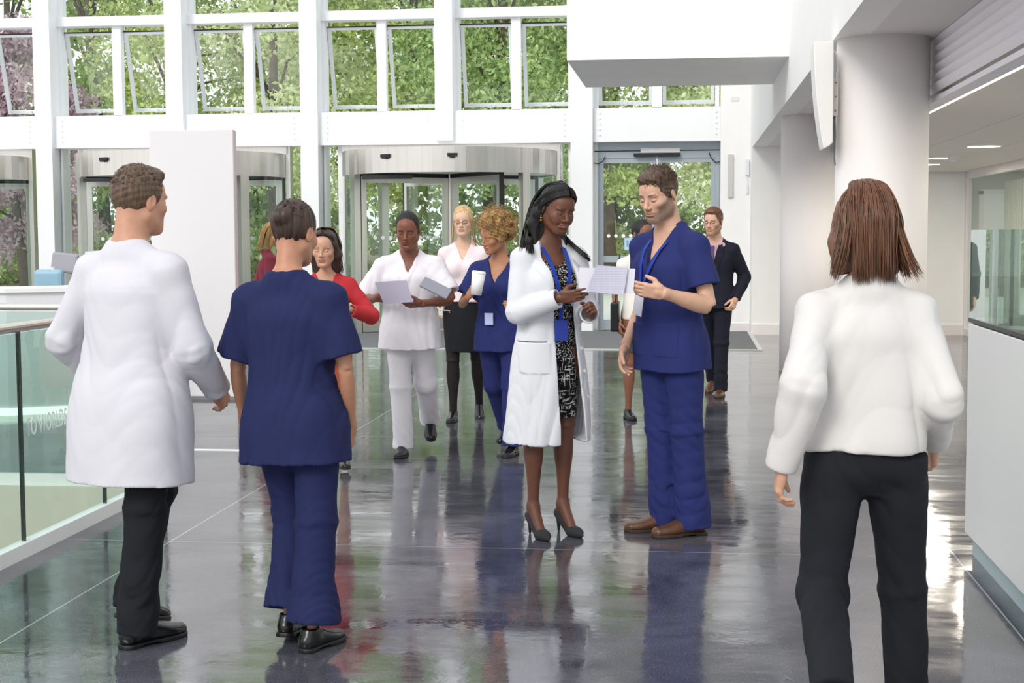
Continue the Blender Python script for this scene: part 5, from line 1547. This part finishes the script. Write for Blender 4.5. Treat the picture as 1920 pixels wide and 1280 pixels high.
# ---- the papers they hold
def paper(name, corners, m, label, cat='paper', sag=.006, group=None):
    c = [Vector(p) for p in corners]; n = 8; vs = []; fs = []
    nn = (c[1] - c[0]).cross(c[3] - c[0]).normalized()
    for s_ in (0, 1):
        for i in range(n + 1):
            for j in range(n + 1):
                u, v = i / n, j / n
                p = c[0] * (1 - u) * (1 - v) + c[1] * u * (1 - v) + c[2] * u * v + c[3] * (1 - u) * v
                vs.append(p + nn * (sag * math.sin(PI * u) + .0006 * s_))
    q = (n + 1) ** 2
    for i in range(n):
        for j in range(n):
            a = i * (n + 1) + j; fs.append((a, a + 1, a + n + 2, a + n + 1)); fs.append((q + a, q + a + n + 1, q + a + n + 2, q + a + 1))
    o = MB().raw(vs, fs).build(name, m, None, smooth=True, fix=False); tag(o, label, cat, group); return o
def paper_mat():
    m = mat('paper_print', '#dcdbe4', .8); nt = m.node_tree; b = nt.nodes['Principled BSDF']; L = nt.links.new
    tc = nt.nodes.new('ShaderNodeTexCoord'); mp = nt.nodes.new('ShaderNodeMapping'); mp.inputs['Scale'].default_value = (60, 1, 1); L(tc.outputs['Object'], mp.inputs[0])
    n = nt.nodes.new('ShaderNodeTexNoise'); n.inputs['Scale'].default_value = 3; L(mp.outputs[0], n.inputs['Vector'])
    wv = nt.nodes.new('ShaderNodeTexWave'); wv.bands_direction = 'Z'; wv.inputs['Scale'].default_value = 26; L(tc.outputs['Object'], wv.inputs['Vector'])
    mu = nt.nodes.new('ShaderNodeMath'); mu.operation = 'MULTIPLY'; L(n.outputs['Fac'], mu.inputs[0]); L(wv.outputs['Fac'], mu.inputs[1])
    r = nt.nodes.new('ShaderNodeValToRGB'); r.color_ramp.elements[0].position = .38; r.color_ramp.elements[1].position = .5; r.color_ramp.elements[0].color = lin('#c6c4d4'); r.color_ramp.elements[1].color = lin('#b0aec2')
    L(mu.outputs[0], r.inputs[0]); L(r.outputs[0], b.inputs['Base Color']); return m
paper('paper_sheet', [(-.519, 7.055, 1.353), (-.249, 7.045, 1.348), (-.259, 7.045, 1.228), (-.519, 7.055, 1.236)], M_PAPER, 'wide white sheet behind, held between the two people in the middle')
paper('printed_sheet', [(-.434, 7.04, 1.366), (-.284, 7.035, 1.354), (-.304, 7.03, 1.222), (-.482, 7.04, 1.238)], paper_mat(), 'front printed sheet the standing pair are reading, narrower toward its top')
# ------------------------------------------------------------------ everyone else, at rest in mid-stride
M_WHITEU = cloth('white_uniform', '#e4e0e6', .85, .02)
M_BLOUSE = cloth('silky_white_blouse', '#d2cecb', .5, .02)
M_BLACKT = cloth('black_trouser_cloth', '#1b1c22', .85, .08)
M_NAVYS = cloth('dark_navy_scrubs', '#20264f', .85, .06)
M_SUIT = cloth('dark_navy_suit', '#191b28', .8, .08)
M_PINKSH = cloth('pink_shirt', '#c9a3ad', .8, .03)
M_TIGHTS = cloth('black_tights', '#1d1718', .6, .1)
M_RED = cloth('red_cardigan', '#b83238', .85, .06)
H_BROWN = hair_mat('dark_brown_hair', '#3a271d', .45); H_BLOND = hair_mat('blond_hair', '#c9a878', .45)
H_AUBURN = hair_mat('auburn_hair', '#6b4630', .45); H_CURL = hair_mat('sandy_curly_hair', '#a5814f', .6, (60, 60, 60))
H_BLK = hair_mat('cropped_black_hair', '#151313', .6); H_GINGER = hair_mat('short_ginger_hair', '#6e4a33', .5)

def mane(R_, m, length=.24, wid=.085, front=True, seed=1, n=420, r=.0018, h=.0045):
    def ex(o, U, Sb, E):
        H = R_.hp; q = R_.hs
        U(E((0, .022, .040), (.083, .100, .092)), .01)
        o.append(('i', half(-(R_.Rh @ V3(0, .84, .54)), H(0, -.038, .030)), .006))
        back = [(0, 0, 0, .068, .05), (length * .3, 0, 0, .076, .048), (length * .65, 0, 0, wid, .042), (length, 0, 0, wid * .72, .022)]
        o.append(('u', loft(H(0, .052, .03), frame(V3(0, .10, -1), (1, 0, 0)), back), .03))
        if front:
            for x in (-1, 1):
                c = [H(x * .066, .0, .03), H(x * .080, .02, -.05), H(x * .084, .03, -.05 - length * .5)]
                for a_, b_, r1, r2 in zip(c, c[1:], (.024, .030), (.030, .012)): o.append(('u', cone(a_, b_, r1 * q, r2 * q), .02))
    R_.hair('long', m, h=h, extra=ex)
    _h = R_.hp; L = length; b = []
    for x in (-1, 1):
        b.append(([_h(0, -.070, .110), _h(x * .055, -.045, .088), _h(x * .084, .0, .02), _h(x * .088, .02, -.05), _h(x * (wid + .010), .03, -.02 - L * .9)],
                  [_h(0, .04, .134), _h(x * .06, .08, .09), _h(x * .085, .095, .02), _h(x * .085, .10, -.06), _h(x * (wid + .02), .09, -.04 - L)], n // 3, .004))
    for x in (-1, 1):
        b.append(([_h(0, .0, .141), _h(0, .088, .118), _h(0, .134, .03), _h(0, .124, -.08), _h(0, .115, -.04 - L)], [_h(x * .012, .0, .140), _h(x * .058, .070, .112), _h(x * .070, .115, .02), _h(x * .064, .113, -.08), _h(x * .07, .11, -.04 - L)], n // 4, .004))
        b.append(([_h(0, .0, .141), _h(x * .012, .088, .118), _h(x * .03, .130, .03), _h(x * .03, .120, -.08), _h(x * .03, .115, -.04 - L)], [_h(x * .012, .0, .140), _h(x * .050, .075, .114), _h(x * .060, .118, .02), _h(x * .056, .115, -.08), _h(x * .06, .11, -.04 - L)], n // 5, .004))
    R_.locks(b, m, r=r, seed=seed)

# left doctor seen from behind
C_ = Rig('person in long white coat walking away at the left, beside the glass balustrade', -2.07, 5.26, 158, H=1.775, skin='#c08d72', wide=1.03,
         legs={'R': (-4, 0, 4, 12, 0, True), 'L': (24, -4, 44, 4, 15, False)}, lean=(3, 0), head=(-6, 4, 0),
         arms={'R': dict(w=(-1.79, 5.42, .93), pole=(-.5, .8, -.2), curl=(25, 30, 34, 38)), 'L': dict(w=(-2.34, 5.55, .95), pole=(.25, .9, -.2))})
C_.legk = .78; C_.build_body(h=.01, hh=.0035, hand_h=.0035)
H_MID = hair_mat('mid_brown_hair', '#5b4636', .5)
C_.hair('short', H_MID, h=.004); C_.tufts(H_MID, 5000, .016, .0011, low=-.062, lift=.25)
C_.top(cloth('soft_white_coat', '#cfccd3', .8, .02), h=.0065, hem=-.34, e=.030, flare=.045, long_=True, vneck=0, fold=.0075, name='white_coat', sr=1.08, seed=8, neckr=.006)
C_.trousers(M_BLACKT, h=.0065, rt=(.095, .092, .082, .074), rs=(.074, .072, .07, .072), fold=.008, hem=.03, seed=9)
for sd in 'LR': C_.shoe(sd, M_SHOEBK, M_SOLEBK, size=1.06)
def shirt_collar(R_, m, r=.062, h_=.045):
    T = R_.T; o = [('u', cone(T(0, .022, .49), T(0, .016, .49 + h_ + .035), (r + .010) * R_.k, r * R_.k), 0), ('i', half(R_.Rt[2], T(0, 0, .50 + h_)), .003), ('s', cone(T(0, .022, .48), T(0, .014, .64), (r + .002) * R_.k, (r - .004) * R_.k), .003),
                     ('s', inter(half(nrm(R_.Rt[0] - R_.Rt[2] * .5), T(0, 0, .485)), half(nrm(-R_.Rt[0] - R_.Rt[2] * .5), T(0, 0, .485)), half(R_.Rt[1], T(0, -.02, 0)), k=.002), .002)]
    return obj_from(o, .004, 'collar', m, R_.root)
shirt_collar(C_, M_WHITEU)

# woman in navy scrubs from behind
D_ = Rig('person in navy scrubs, dark hair tied up, walking away right of the white board', -1.445, 5.27, 172, H=1.64, female=True, skin='#b98468', wide=1.12,
         legs={'R': (-5, 1, 4, 16, 0, True), 'L': (14, -5, 30, 5, 8, False)}, lean=(2, -2), head=(-8, 10, 0), twist=-6,
         arms={'R': dict(w=(-1.245, 5.33, .80), pole=(-.6, .8, 0), hand=(.15, -.1, -1), curl=(28, 32, 36, 40)), 'L': dict(w=(-1.70, 5.47, .80), pole=(.6, .8, 0), curl=(28, 32, 36, 40))})
D_.legk = .78; D_.build_body(h=.009, hh=.0035, hand_h=.003)
D_.hair('bun', H_BROWN, h=.004); D_.tufts(H_BROWN, 3500, .016, .0009, lift=.02, low=-.056)
D_.top(M_NAVYS, h=.006, hem=-.20, e=.026, flare=.030, sleeve=.80, vneck=0, fold=.010, name='scrub_top', sr=1.16, seed=10, neckr=.022)
D_.trousers(M_NAVYS, h=.006, rt=(.098, .096, .084, .078), rs=(.078, .080, .090, .108), fold=.008, hem=-.035, seed=11, name='scrub_trousers')
for sd in 'LR': D_.shoe(sd, M_SHOEBK, M_SOLEBK, size=.95)

# woman in red
E_ = Rig('person in red cardigan with long brown hair, looking down at a dark phone', -2.25, 9.0, 8, H=1.53, female=True, skin='#c99a80',
         legs={'R': (2, 0, 4, 8, 0, True), 'L': (-8, 0, 12, 8, 0, False)}, head=(-8, 12, 0),
         arms={'R': dict(w=(-2.30, 8.76, 1.09), pole=(-.6, .3, -1), hand=(.35, -.7, .5), palm=(.5, .6, .4), curl=(30, 34, 38, 42), thumb=30), 'L': dict(w=(-2.07, 8.82, 1.06), pole=(.7, .4, -.6), hand=(-.8, -.45, .35), palm=(-.5, .6, .4), curl=(40, 44, 48, 50), thumb=30)})
E_.build_body(h=.010, hh=.0035, hand_h=.0035); mane(E_, H_BROWN, .22, n=300)
E_.top(M_RED, h=.008, hem=-.02, e=.014, long_=.03, vneck=.13, fold=.005, name='cardigan', seed=3)
E_.skirt(cloth('orange_red_skirt', '#b4503c', .85), z0=.10, z1=-.30, rx=.190, ry=.132, flare=.015)
for sd in 'LR': E_.shoe(sd, M_SHOEBK, M_SOLEBK, size=.9, h=.006)
ph = MB().box(-.036, .036, -.004, .004, -.07, .07, Matrix.Translation((-2.215, 8.68, 1.155)) @ Matrix.Rotation(-.7, 4, 'X')).build('mobile_phone', M_BLACK, bevel=.003)
tag(ph, 'dark phone held by the woman in the red cardigan', 'phone')

# blond woman near the white board
F_ = Rig('person with blond hair turned away, half hidden between white board and navy scrubs', -4.19, 14.4, 120, H=1.62, female=True, skin='#c99a80', head=(0, 18, 0),
         legs={'R': (0, 1, 3, 8, 0, True), 'L': (4, 1, 10, 8, 0, False)})
F_.legk = .78; F_.build_body(h=.012, hh=.0045, hand_h=.0045); mane(F_, hair_mat('honey_blond_hair', '#b08a58', .5), .20, n=240, r=.0026, h=.006)
F_.top(cloth('red_purple_top', '#8c3a48', .85), h=.009, hem=-.06, e=.016, long_=True, vneck=0, name='jacket')
F_.trousers(M_BLACKT, h=.009, fold=.004)
sc_ = [('u', cone(F_.T(0, .01, .475), F_.T(0, .0, .56), .082, .070), 0), ('d', lambda Q: .006 * folds(Q, 20, (1, 1, 1), 2))]
obj_from(sc_, .006, 'green_scarf', cloth('pale_green_scarf', '#a9bb86', .9), F_.root)
for sd in 'LR': F_.shoe(sd, M_SHOEBK, M_SOLEBK, size=.9, h=.007)

# man in white uniform
G_ = Rig('person in white uniform with short black hair walking forward, holding papers', -1.885, 9.86, 6, H=1.66, skin='#7d4d3a', wide=1.04,
         legs={'R': (1, -2, 3, 4, 0, True), 'L': (-16, 2, 30, 6, 30, False)}, lean=(2, 0), head=(-5, 16, 0),
         arms={'R': dict(w=(-2.075, 9.66, 1.09), pole=(-.6, .3, -1), hand=(.9, -.35, -.1), palm=(.2, .5, .8), curl=(14, 16, 20, 24), thumb=30), 'L': dict(w=(-1.76, 9.62, 1.055), pole=(.9, .2, -.6), hand=(-.95, -.25, -.05), palm=(-.2, .5, .8), curl=(18, 20, 24, 28), thumb=30)})
G_.legk = .78; G_.build_body(h=.010, hh=.003, hand_h=.003); G_.eyes(); G_.hair('crop', H_BLK, h=.0035)
G_.top(M_WHITEU, h=.007, hem=-.15, e=.026, flare=.02, sleeve=.80, vneck=.10, fold=.009, name='uniform_tunic', sr=1.14, seed=12)
G_.trousers(M_WHITEU, h=.007, rt=(.094, .092, .082, .076), rs=(.076, .074, .072, .074), fold=.007, hem=.02, seed=13)
for sd in 'LR': G_.shoe(sd, M_SHOEBK, M_SOLEBK, size=1.0, h=.005)
paper('paper_sheet', [(-2.05, 9.50, 1.20), (-1.83, 9.47, 1.215), (-1.80, 9.53, 1.07), (-2.0, 9.56, 1.05)], mat('lilac_paper', '#cfcbe0', .8), 'lilac white papers held by the man in the white uniform')
fo = MB().box(-.10, .10, -.006, .006, -.05, .05, Matrix.Translation((-1.66, 9.60, 1.16)) @ Matrix.Rotation(.45, 4, 'Y') @ Matrix.Rotation(-.9, 4, 'X')).build('folder', mat('grey_folder', '#8c8d99', .6), bevel=.002)
fo.rotation_euler.y = 0; tag(fo, 'grey folder at the elbow of the man in the white uniform', 'folder')

# woman in pink blouse and black skirt
H_ = Rig('person in pale pink blouse, black skirt and black tights, blond hair tied back', -1.80, 11.75, 4, H=1.73, female=True, skin='#dcb49c', hs=.97,
         legs={'R': (3, 0, 3, 4, 0, True), 'L': (-9, 1, 14, 6, 18, False)}, head=(-4, 4, 0),
         arms={'R': dict(w=(-2.02, 11.68, .93), pole=(-.4, .9, 0)), 'L': dict(w=(-1.60, 11.62, 1.02), pole=(.5, .8, -.2))})
H_.build_body(h=.011, hh=.0035, hand_h=.004); H_.hair('updo', H_BLOND, h=.004)
H_.locks([([H_.hp(.055, -.02, .08), H_.hp(.078, .0, .0), H_.hp(.085, .0, -.09), H_.hp(.10, -.01, -.20)], [H_.hp(.06, .03, .08), H_.hp(.082, .04, 0), H_.hp(.09, .04, -.1), H_.hp(.12, .02, -.24)], 70, .004),
          ([H_.hp(-.055, -.02, .08), H_.hp(-.078, .0, .0), H_.hp(-.085, .0, -.09), H_.hp(-.09, -.01, -.17)], [H_.hp(-.06, .03, .08), H_.hp(-.082, .04, 0), H_.hp(-.09, .04, -.1), H_.hp(-.10, .02, -.19)], 60, .004)], H_BLOND, r=.0026)
H_.eyes()
H_.top(cloth('pale_pink_blouse', '#ead9dc', .7, .02), h=.008, hem=.06, e=.018, long_=True, vneck=.11, fold=.007, name='blouse', seed=14)
H_.skirt(M_BLACKT, z0=.14, z1=-.37, rx=.186, ry=.132); H_.tights(M_TIGHTS)
for sd in 'LR': H_.shoe(sd, M_SHOEBK, M_SOLEBK, size=.9, h=.006)
def glasses(R_, parent=None):
    mb = MB(); H = R_.hp
    for x in (-1, 1):
        c = [H(x * .032 + .021 * math.cos(a), -.101, .003 + .0155 * math.sin(a)) for a in np.linspace(0, 2 * PI, 17)]
        mb.tube([tuple(p) for p in c], .0016, 6, cap=False)
        mb.tube([tuple(H(x * .053, -.100, .006)), tuple(H(x * .075, -.05, .008)), tuple(H(x * .081, .015, .006))], .0014, 6)
    mb.tube([tuple(H(-.011, -.103, .006)), tuple(H(0, -.106, .009)), tuple(H(.011, -.103, .006))], .0014, 6)
    return mb.build('glasses', M_BLACK, R_.root)
glasses(H_)
ph = MB().box(-.034, .034, -.004, .004, -.07, .07, Matrix.Translation((-2.02, 11.60, .80)) @ Matrix.Rotation(.5, 4, 'Z')).build('mobile_phone', mat('grey_phone', '#6d6f78', .3), bevel=.003)
tag(ph, 'grey phone in the lowered hand of the woman in the pink blouse', 'phone')

# woman in blue scrubs with curly hair
I_ = Rig('person in blue scrubs with big curly sandy hair, carrying a white cup', -1.27, 9.95, -14, H=1.62, female=True, skin='#b5805f', wide=1.10,
         legs={'R': (-14, 0, 24, 4, 22, False), 'L': (2, 0, 4, 2, 0, True)}, lean=(2, 0), head=(-32, 20, 6),
         arms={'R': dict(w=(-1.455, 9.70, 1.10), pole=(-.7, .3, -1), hand=(.55, -.4, .75), palm=(.55, .4, .0), curl=(45, 45, 48, 50), thumb=40), 'L': dict(w=(-1.115, 9.72, 1.03), pole=(.8, .4, -.8), hand=(-.85, -.4, .1), palm=(-.3, .9, 0), curl=(35, 40, 44, 48), thumb=30)})
I_.legk = .78; I_.build_body(h=.010, hh=.003, hand_h=.003); I_.eyes(); I_.hair('curly', H_CURL, h=.0045)
def curls(R_, m, n=420, seed=2):
    rg = np.random.default_rng(seed); V = []; F = []; nb = 0
    for i in range(n):
        d = rg.normal(size=3); d /= np.linalg.norm(d)
        if d[1] < -.45 and d[2] < .35: continue
        if d[2] < -.6: continue
        c = V3(0, .035, .05) + d * V3(.118, .118, .112) * (1 + .05 * rg.random()); t1 = nrm(np.cross(d, rg.normal(size=3))); t2 = np.cross(d, t1)
        rr = .010 + .008 * rg.random(); N = 16; L = .03 + .035 * rg.random()
        for j in range(N):
            a = j / (N - 1) * 9 + i; p = c + d * (j / (N - 1)) * L + (t1 * math.cos(a) + t2 * math.sin(a)) * rr
            q = R_.hp(*p)
            for kk in range(3):
                an = kk * 2.09; V.append(q + V3(math.cos(an), math.sin(an) * .5, math.sin(an)) * .0016)
        for j in range(N - 1):
            for kk in range(3): F.append((nb + j * 3 + kk, nb + j * 3 + (kk + 1) % 3, nb + j * 3 + 3 + (kk + 1) % 3, nb + j * 3 + 3 + kk))
        nb += N * 3
    return np_mesh('loose_curls', np.array(V), np.array(F), m, R_.root, True)
curls(I_, H_CURL)
I_.top(M_SCRUB, h=.0065, hem=-.15, e=.022, flare=.014, sleeve=.72, vneck=.15, fold=.008, name='scrub_top', sr=1.08, seed=15, vwid=.5)
I_.trousers(M_SCRUB, h=.0065, rt=(.096, .094, .084, .078), rs=(.076, .074, .074, .080), fold=.008, hem=.0, seed=16, name='scrub_trousers')
for sd in 'LR': I_.shoe(sd, M_SHOEBK, M_SOLEBK, size=.92, h=.005)
cu = empty('drinks_cup', (-1.392, 9.615, 1.115)); cu.rotation_euler = (0, math.radians(8), 0)
tag(cu, 'tall white cup held by the curly haired woman in blue scrubs', 'cup')
MB().cyl(0, 0, 0, .145, .036, 24, r2=.046).build('cup_body', mat('white_paper_cup', '#f3f1f1', .6), cu, smooth=True)
MB().cyl(0, 0, .145, .158, .048, 24, r2=.042).build('lid', M_FRAME, cu)
I_T = I_.T
MB().box(-.03, .03, -.003, .003, -.04, .04, Matrix.Translation(Vector(I_T(-.03, -.165, .10))) @ Matrix(I_.Rt.T.tolist()).to_4x4()).build('name_badge', mat('pale_badge', '#b9c3ea', .4), I_.root)

# businessman
J_ = Rig('person in dark suit, pink shirt, tie and glasses walking forward near the sliding door', .245, 13.72, -14, H=1.735, skin='#d9ab92', wide=1.0,
         legs={'L': (4, -1, 3, 6, 0, True), 'R': (-13, -1, 16, 6, 22, False)}, lean=(1, 0), head=(-8, 6, 0),
         arms={'L': dict(w=(.435, 13.62, .90), pole=(.5, .8, 0), palm=(-.9, .4, 0), curl=(40, 44, 48, 52)), 'R': dict(w=(.03, 13.80, .90), pole=(-.5, .8, 0), curl=(30, 34, 38, 42))})
J_.beard = (np.array(lin('#7d5238')[:3]), .6)
J_.legk = .78; J_.build_body(h=.010, hh=.003, hand_h=.003); J_.eyes(); J_.hair('short', H_GINGER, h=.0035); J_.tufts(H_GINGER, 1800, .02, .0014); glasses(J_)
J_.trousers(M_SUIT, h=.0075, rt=(.090, .086, .074, .066), rs=(.066, .064, .062, .064), fold=.006, hem=.02, seed=17)
J_.top(M_PINKSH, h=.006, hem=.05, e=.007, sleeve=.12, vneck=.0, fold=.001, name='shirt', seed=18, neckr=.004, sr=.78)
shirt_collar(J_, M_PINKSH)
J_.top(M_SUIT, h=.006, hem=-.10, e=.024, flare=.006, long_=.01, vneck=.30, vwid=.22, fold=.0035, name='suit_jacket', seed=19, neckr=.020)
T = J_.T; Rr = J_.Rt
surf_ribbon([T(0, -.075, .497), T(0, -.098, .455), T(0, -.122, .40), T(0, -.128, .33), T(0, -.126, .25), T(0, -.124, .18)], [-Rr[1] + Rr[2] * .5] + [-Rr[1]] * 5, [.035, .034, .045, .056, .066, .07], .006, 'tie', cloth('purple_blue_tie', '#4a3f6d', .6), J_.root)
for sg in (-1, 1):
    surf_ribbon([T(sg * .070, -.03, .515), T(sg * .078, -.095, .455), T(sg * .070, -.130, .39), T(sg * .045, -.142, .30), T(sg * .012, -.142, .205)], [-Rr[1] + Rr[2]] + [-Rr[1] + Rr[0] * sg * .3] * 4, [.03, .06, .062, .05, .02], .005, 'lapel', M_SUIT, J_.root)
for sd in 'LR': J_.shoe(sd, M_SHOEBR, M_SOLE, size=1.0, h=.005)

# person hidden behind the man in scrubs
K_ = Rig('person in a cream top, almost hidden behind the man in blue scrubs', -.385, 12.0, 25, H=1.61, female=True, skin='#8a5a44', head=(14, 6, 0),
         legs={'R': (0, 1, 3, 6, 0, True), 'L': (4, 1, 12, 6, 0, False)})
K_.build_body(h=.012, hh=.004, hand_h=.0045); K_.hair('bun', H_BLK, h=.005)
K_.top(cloth('cream_top', '#ece6dc', .8), h=.009, hem=-.04, e=.02, sleeve=.8, vneck=.1, name='loose_top')
K_.skirt(cloth('dark_grey_skirt', '#4a4b50', .85), z0=.12, z1=-.34)
for sd in 'LR': K_.shoe(sd, M_SHOEBK, M_SOLEBK, size=.9, h=.007)
bg = empty('shoulder_bag', (-.60, 11.98, .72)); tag(bg, 'black bag at the side of the person hidden behind the man in scrubs', 'bag')
MB().box(-.02, .05, -.14, .14, 0, .24).build('bag_body', M_SHOEBK, bg, bevel=.015)
MB().tube([(0.02, -.10, .24), (.03, -.03, .45), (.05, 0, .62), (.03, .03, .45), (.02, .10, .24)], .007, 8).build('strap', M_SHOEBK, bg)

# woman in white blouse from behind, right foreground
L_ = Rig('person in white blouse and black trousers walking away in the right foreground', .515, 4.32, 183, H=1.65, female=True, skin='#c99a80', wide=1.0,
         legs={'R': (6, 5, 5, 4, 0, True), 'L': (-8, 6, 62, 4, 45, False)}, lean=(3, 0), head=(6, 8, 0), twist=4,
         arms={'L': dict(w=(.268, 4.20, .855), pole=(.05, .9, 0), hand=(.12, -.12, -1), curl=(28, 32, 36, 40)), 'R': dict(w=(.735, 4.46, .90), pole=(-.1, .9, 0), hand=(0, -.4, -1))})
L_.legk = .6; L_.build_body(h=.009, hh=.0035, hand_h=.0028)
mane(L_, H_AUBURN, .17, .100, n=900, r=.0014, seed=6, h=.004)
_h = L_.hp
L_.locks([([_h(-.02, .03, .13), _h(-.075, .06, .08), _h(-.090, .075, -.02), _h(-.115, .07, -.10), _h(-.175, .06, -.155)], [_h(-.0, .06, .132), _h(-.06, .10, .07), _h(-.075, .115, -.03), _h(-.10, .115, -.11), _h(-.14, .10, -.19)], 150, .006),
          ([_h(.02, .03, .13), _h(.075, .06, .08), _h(.090, .075, -.02), _h(.105, .07, -.10), _h(.125, .06, -.165)], [_h(.0, .06, .132), _h(.06, .10, .07), _h(.075, .115, -.03), _h(.09, .115, -.11), _h(.11, .10, -.19)], 150, .005)], H_AUBURN, r=.0013, seed=9)
L_.trousers(M_BLACKT, h=.006, rt=(.096, .092, .080, .070), rs=(.070, .070, .064, .060), fold=.006, hem=.06, seed=21, top=.12)
L_.top(M_BLOUSE, h=.0055, hem=.02, e=.030, long_=True, vneck=0, fold=.011, name='blouse', sr=1.02, seed=25, waist=.0, neckr=.004)
for sd in 'LR': L_.shoe(sd, M_SHOEBK, M_SOLEBK, size=.92)
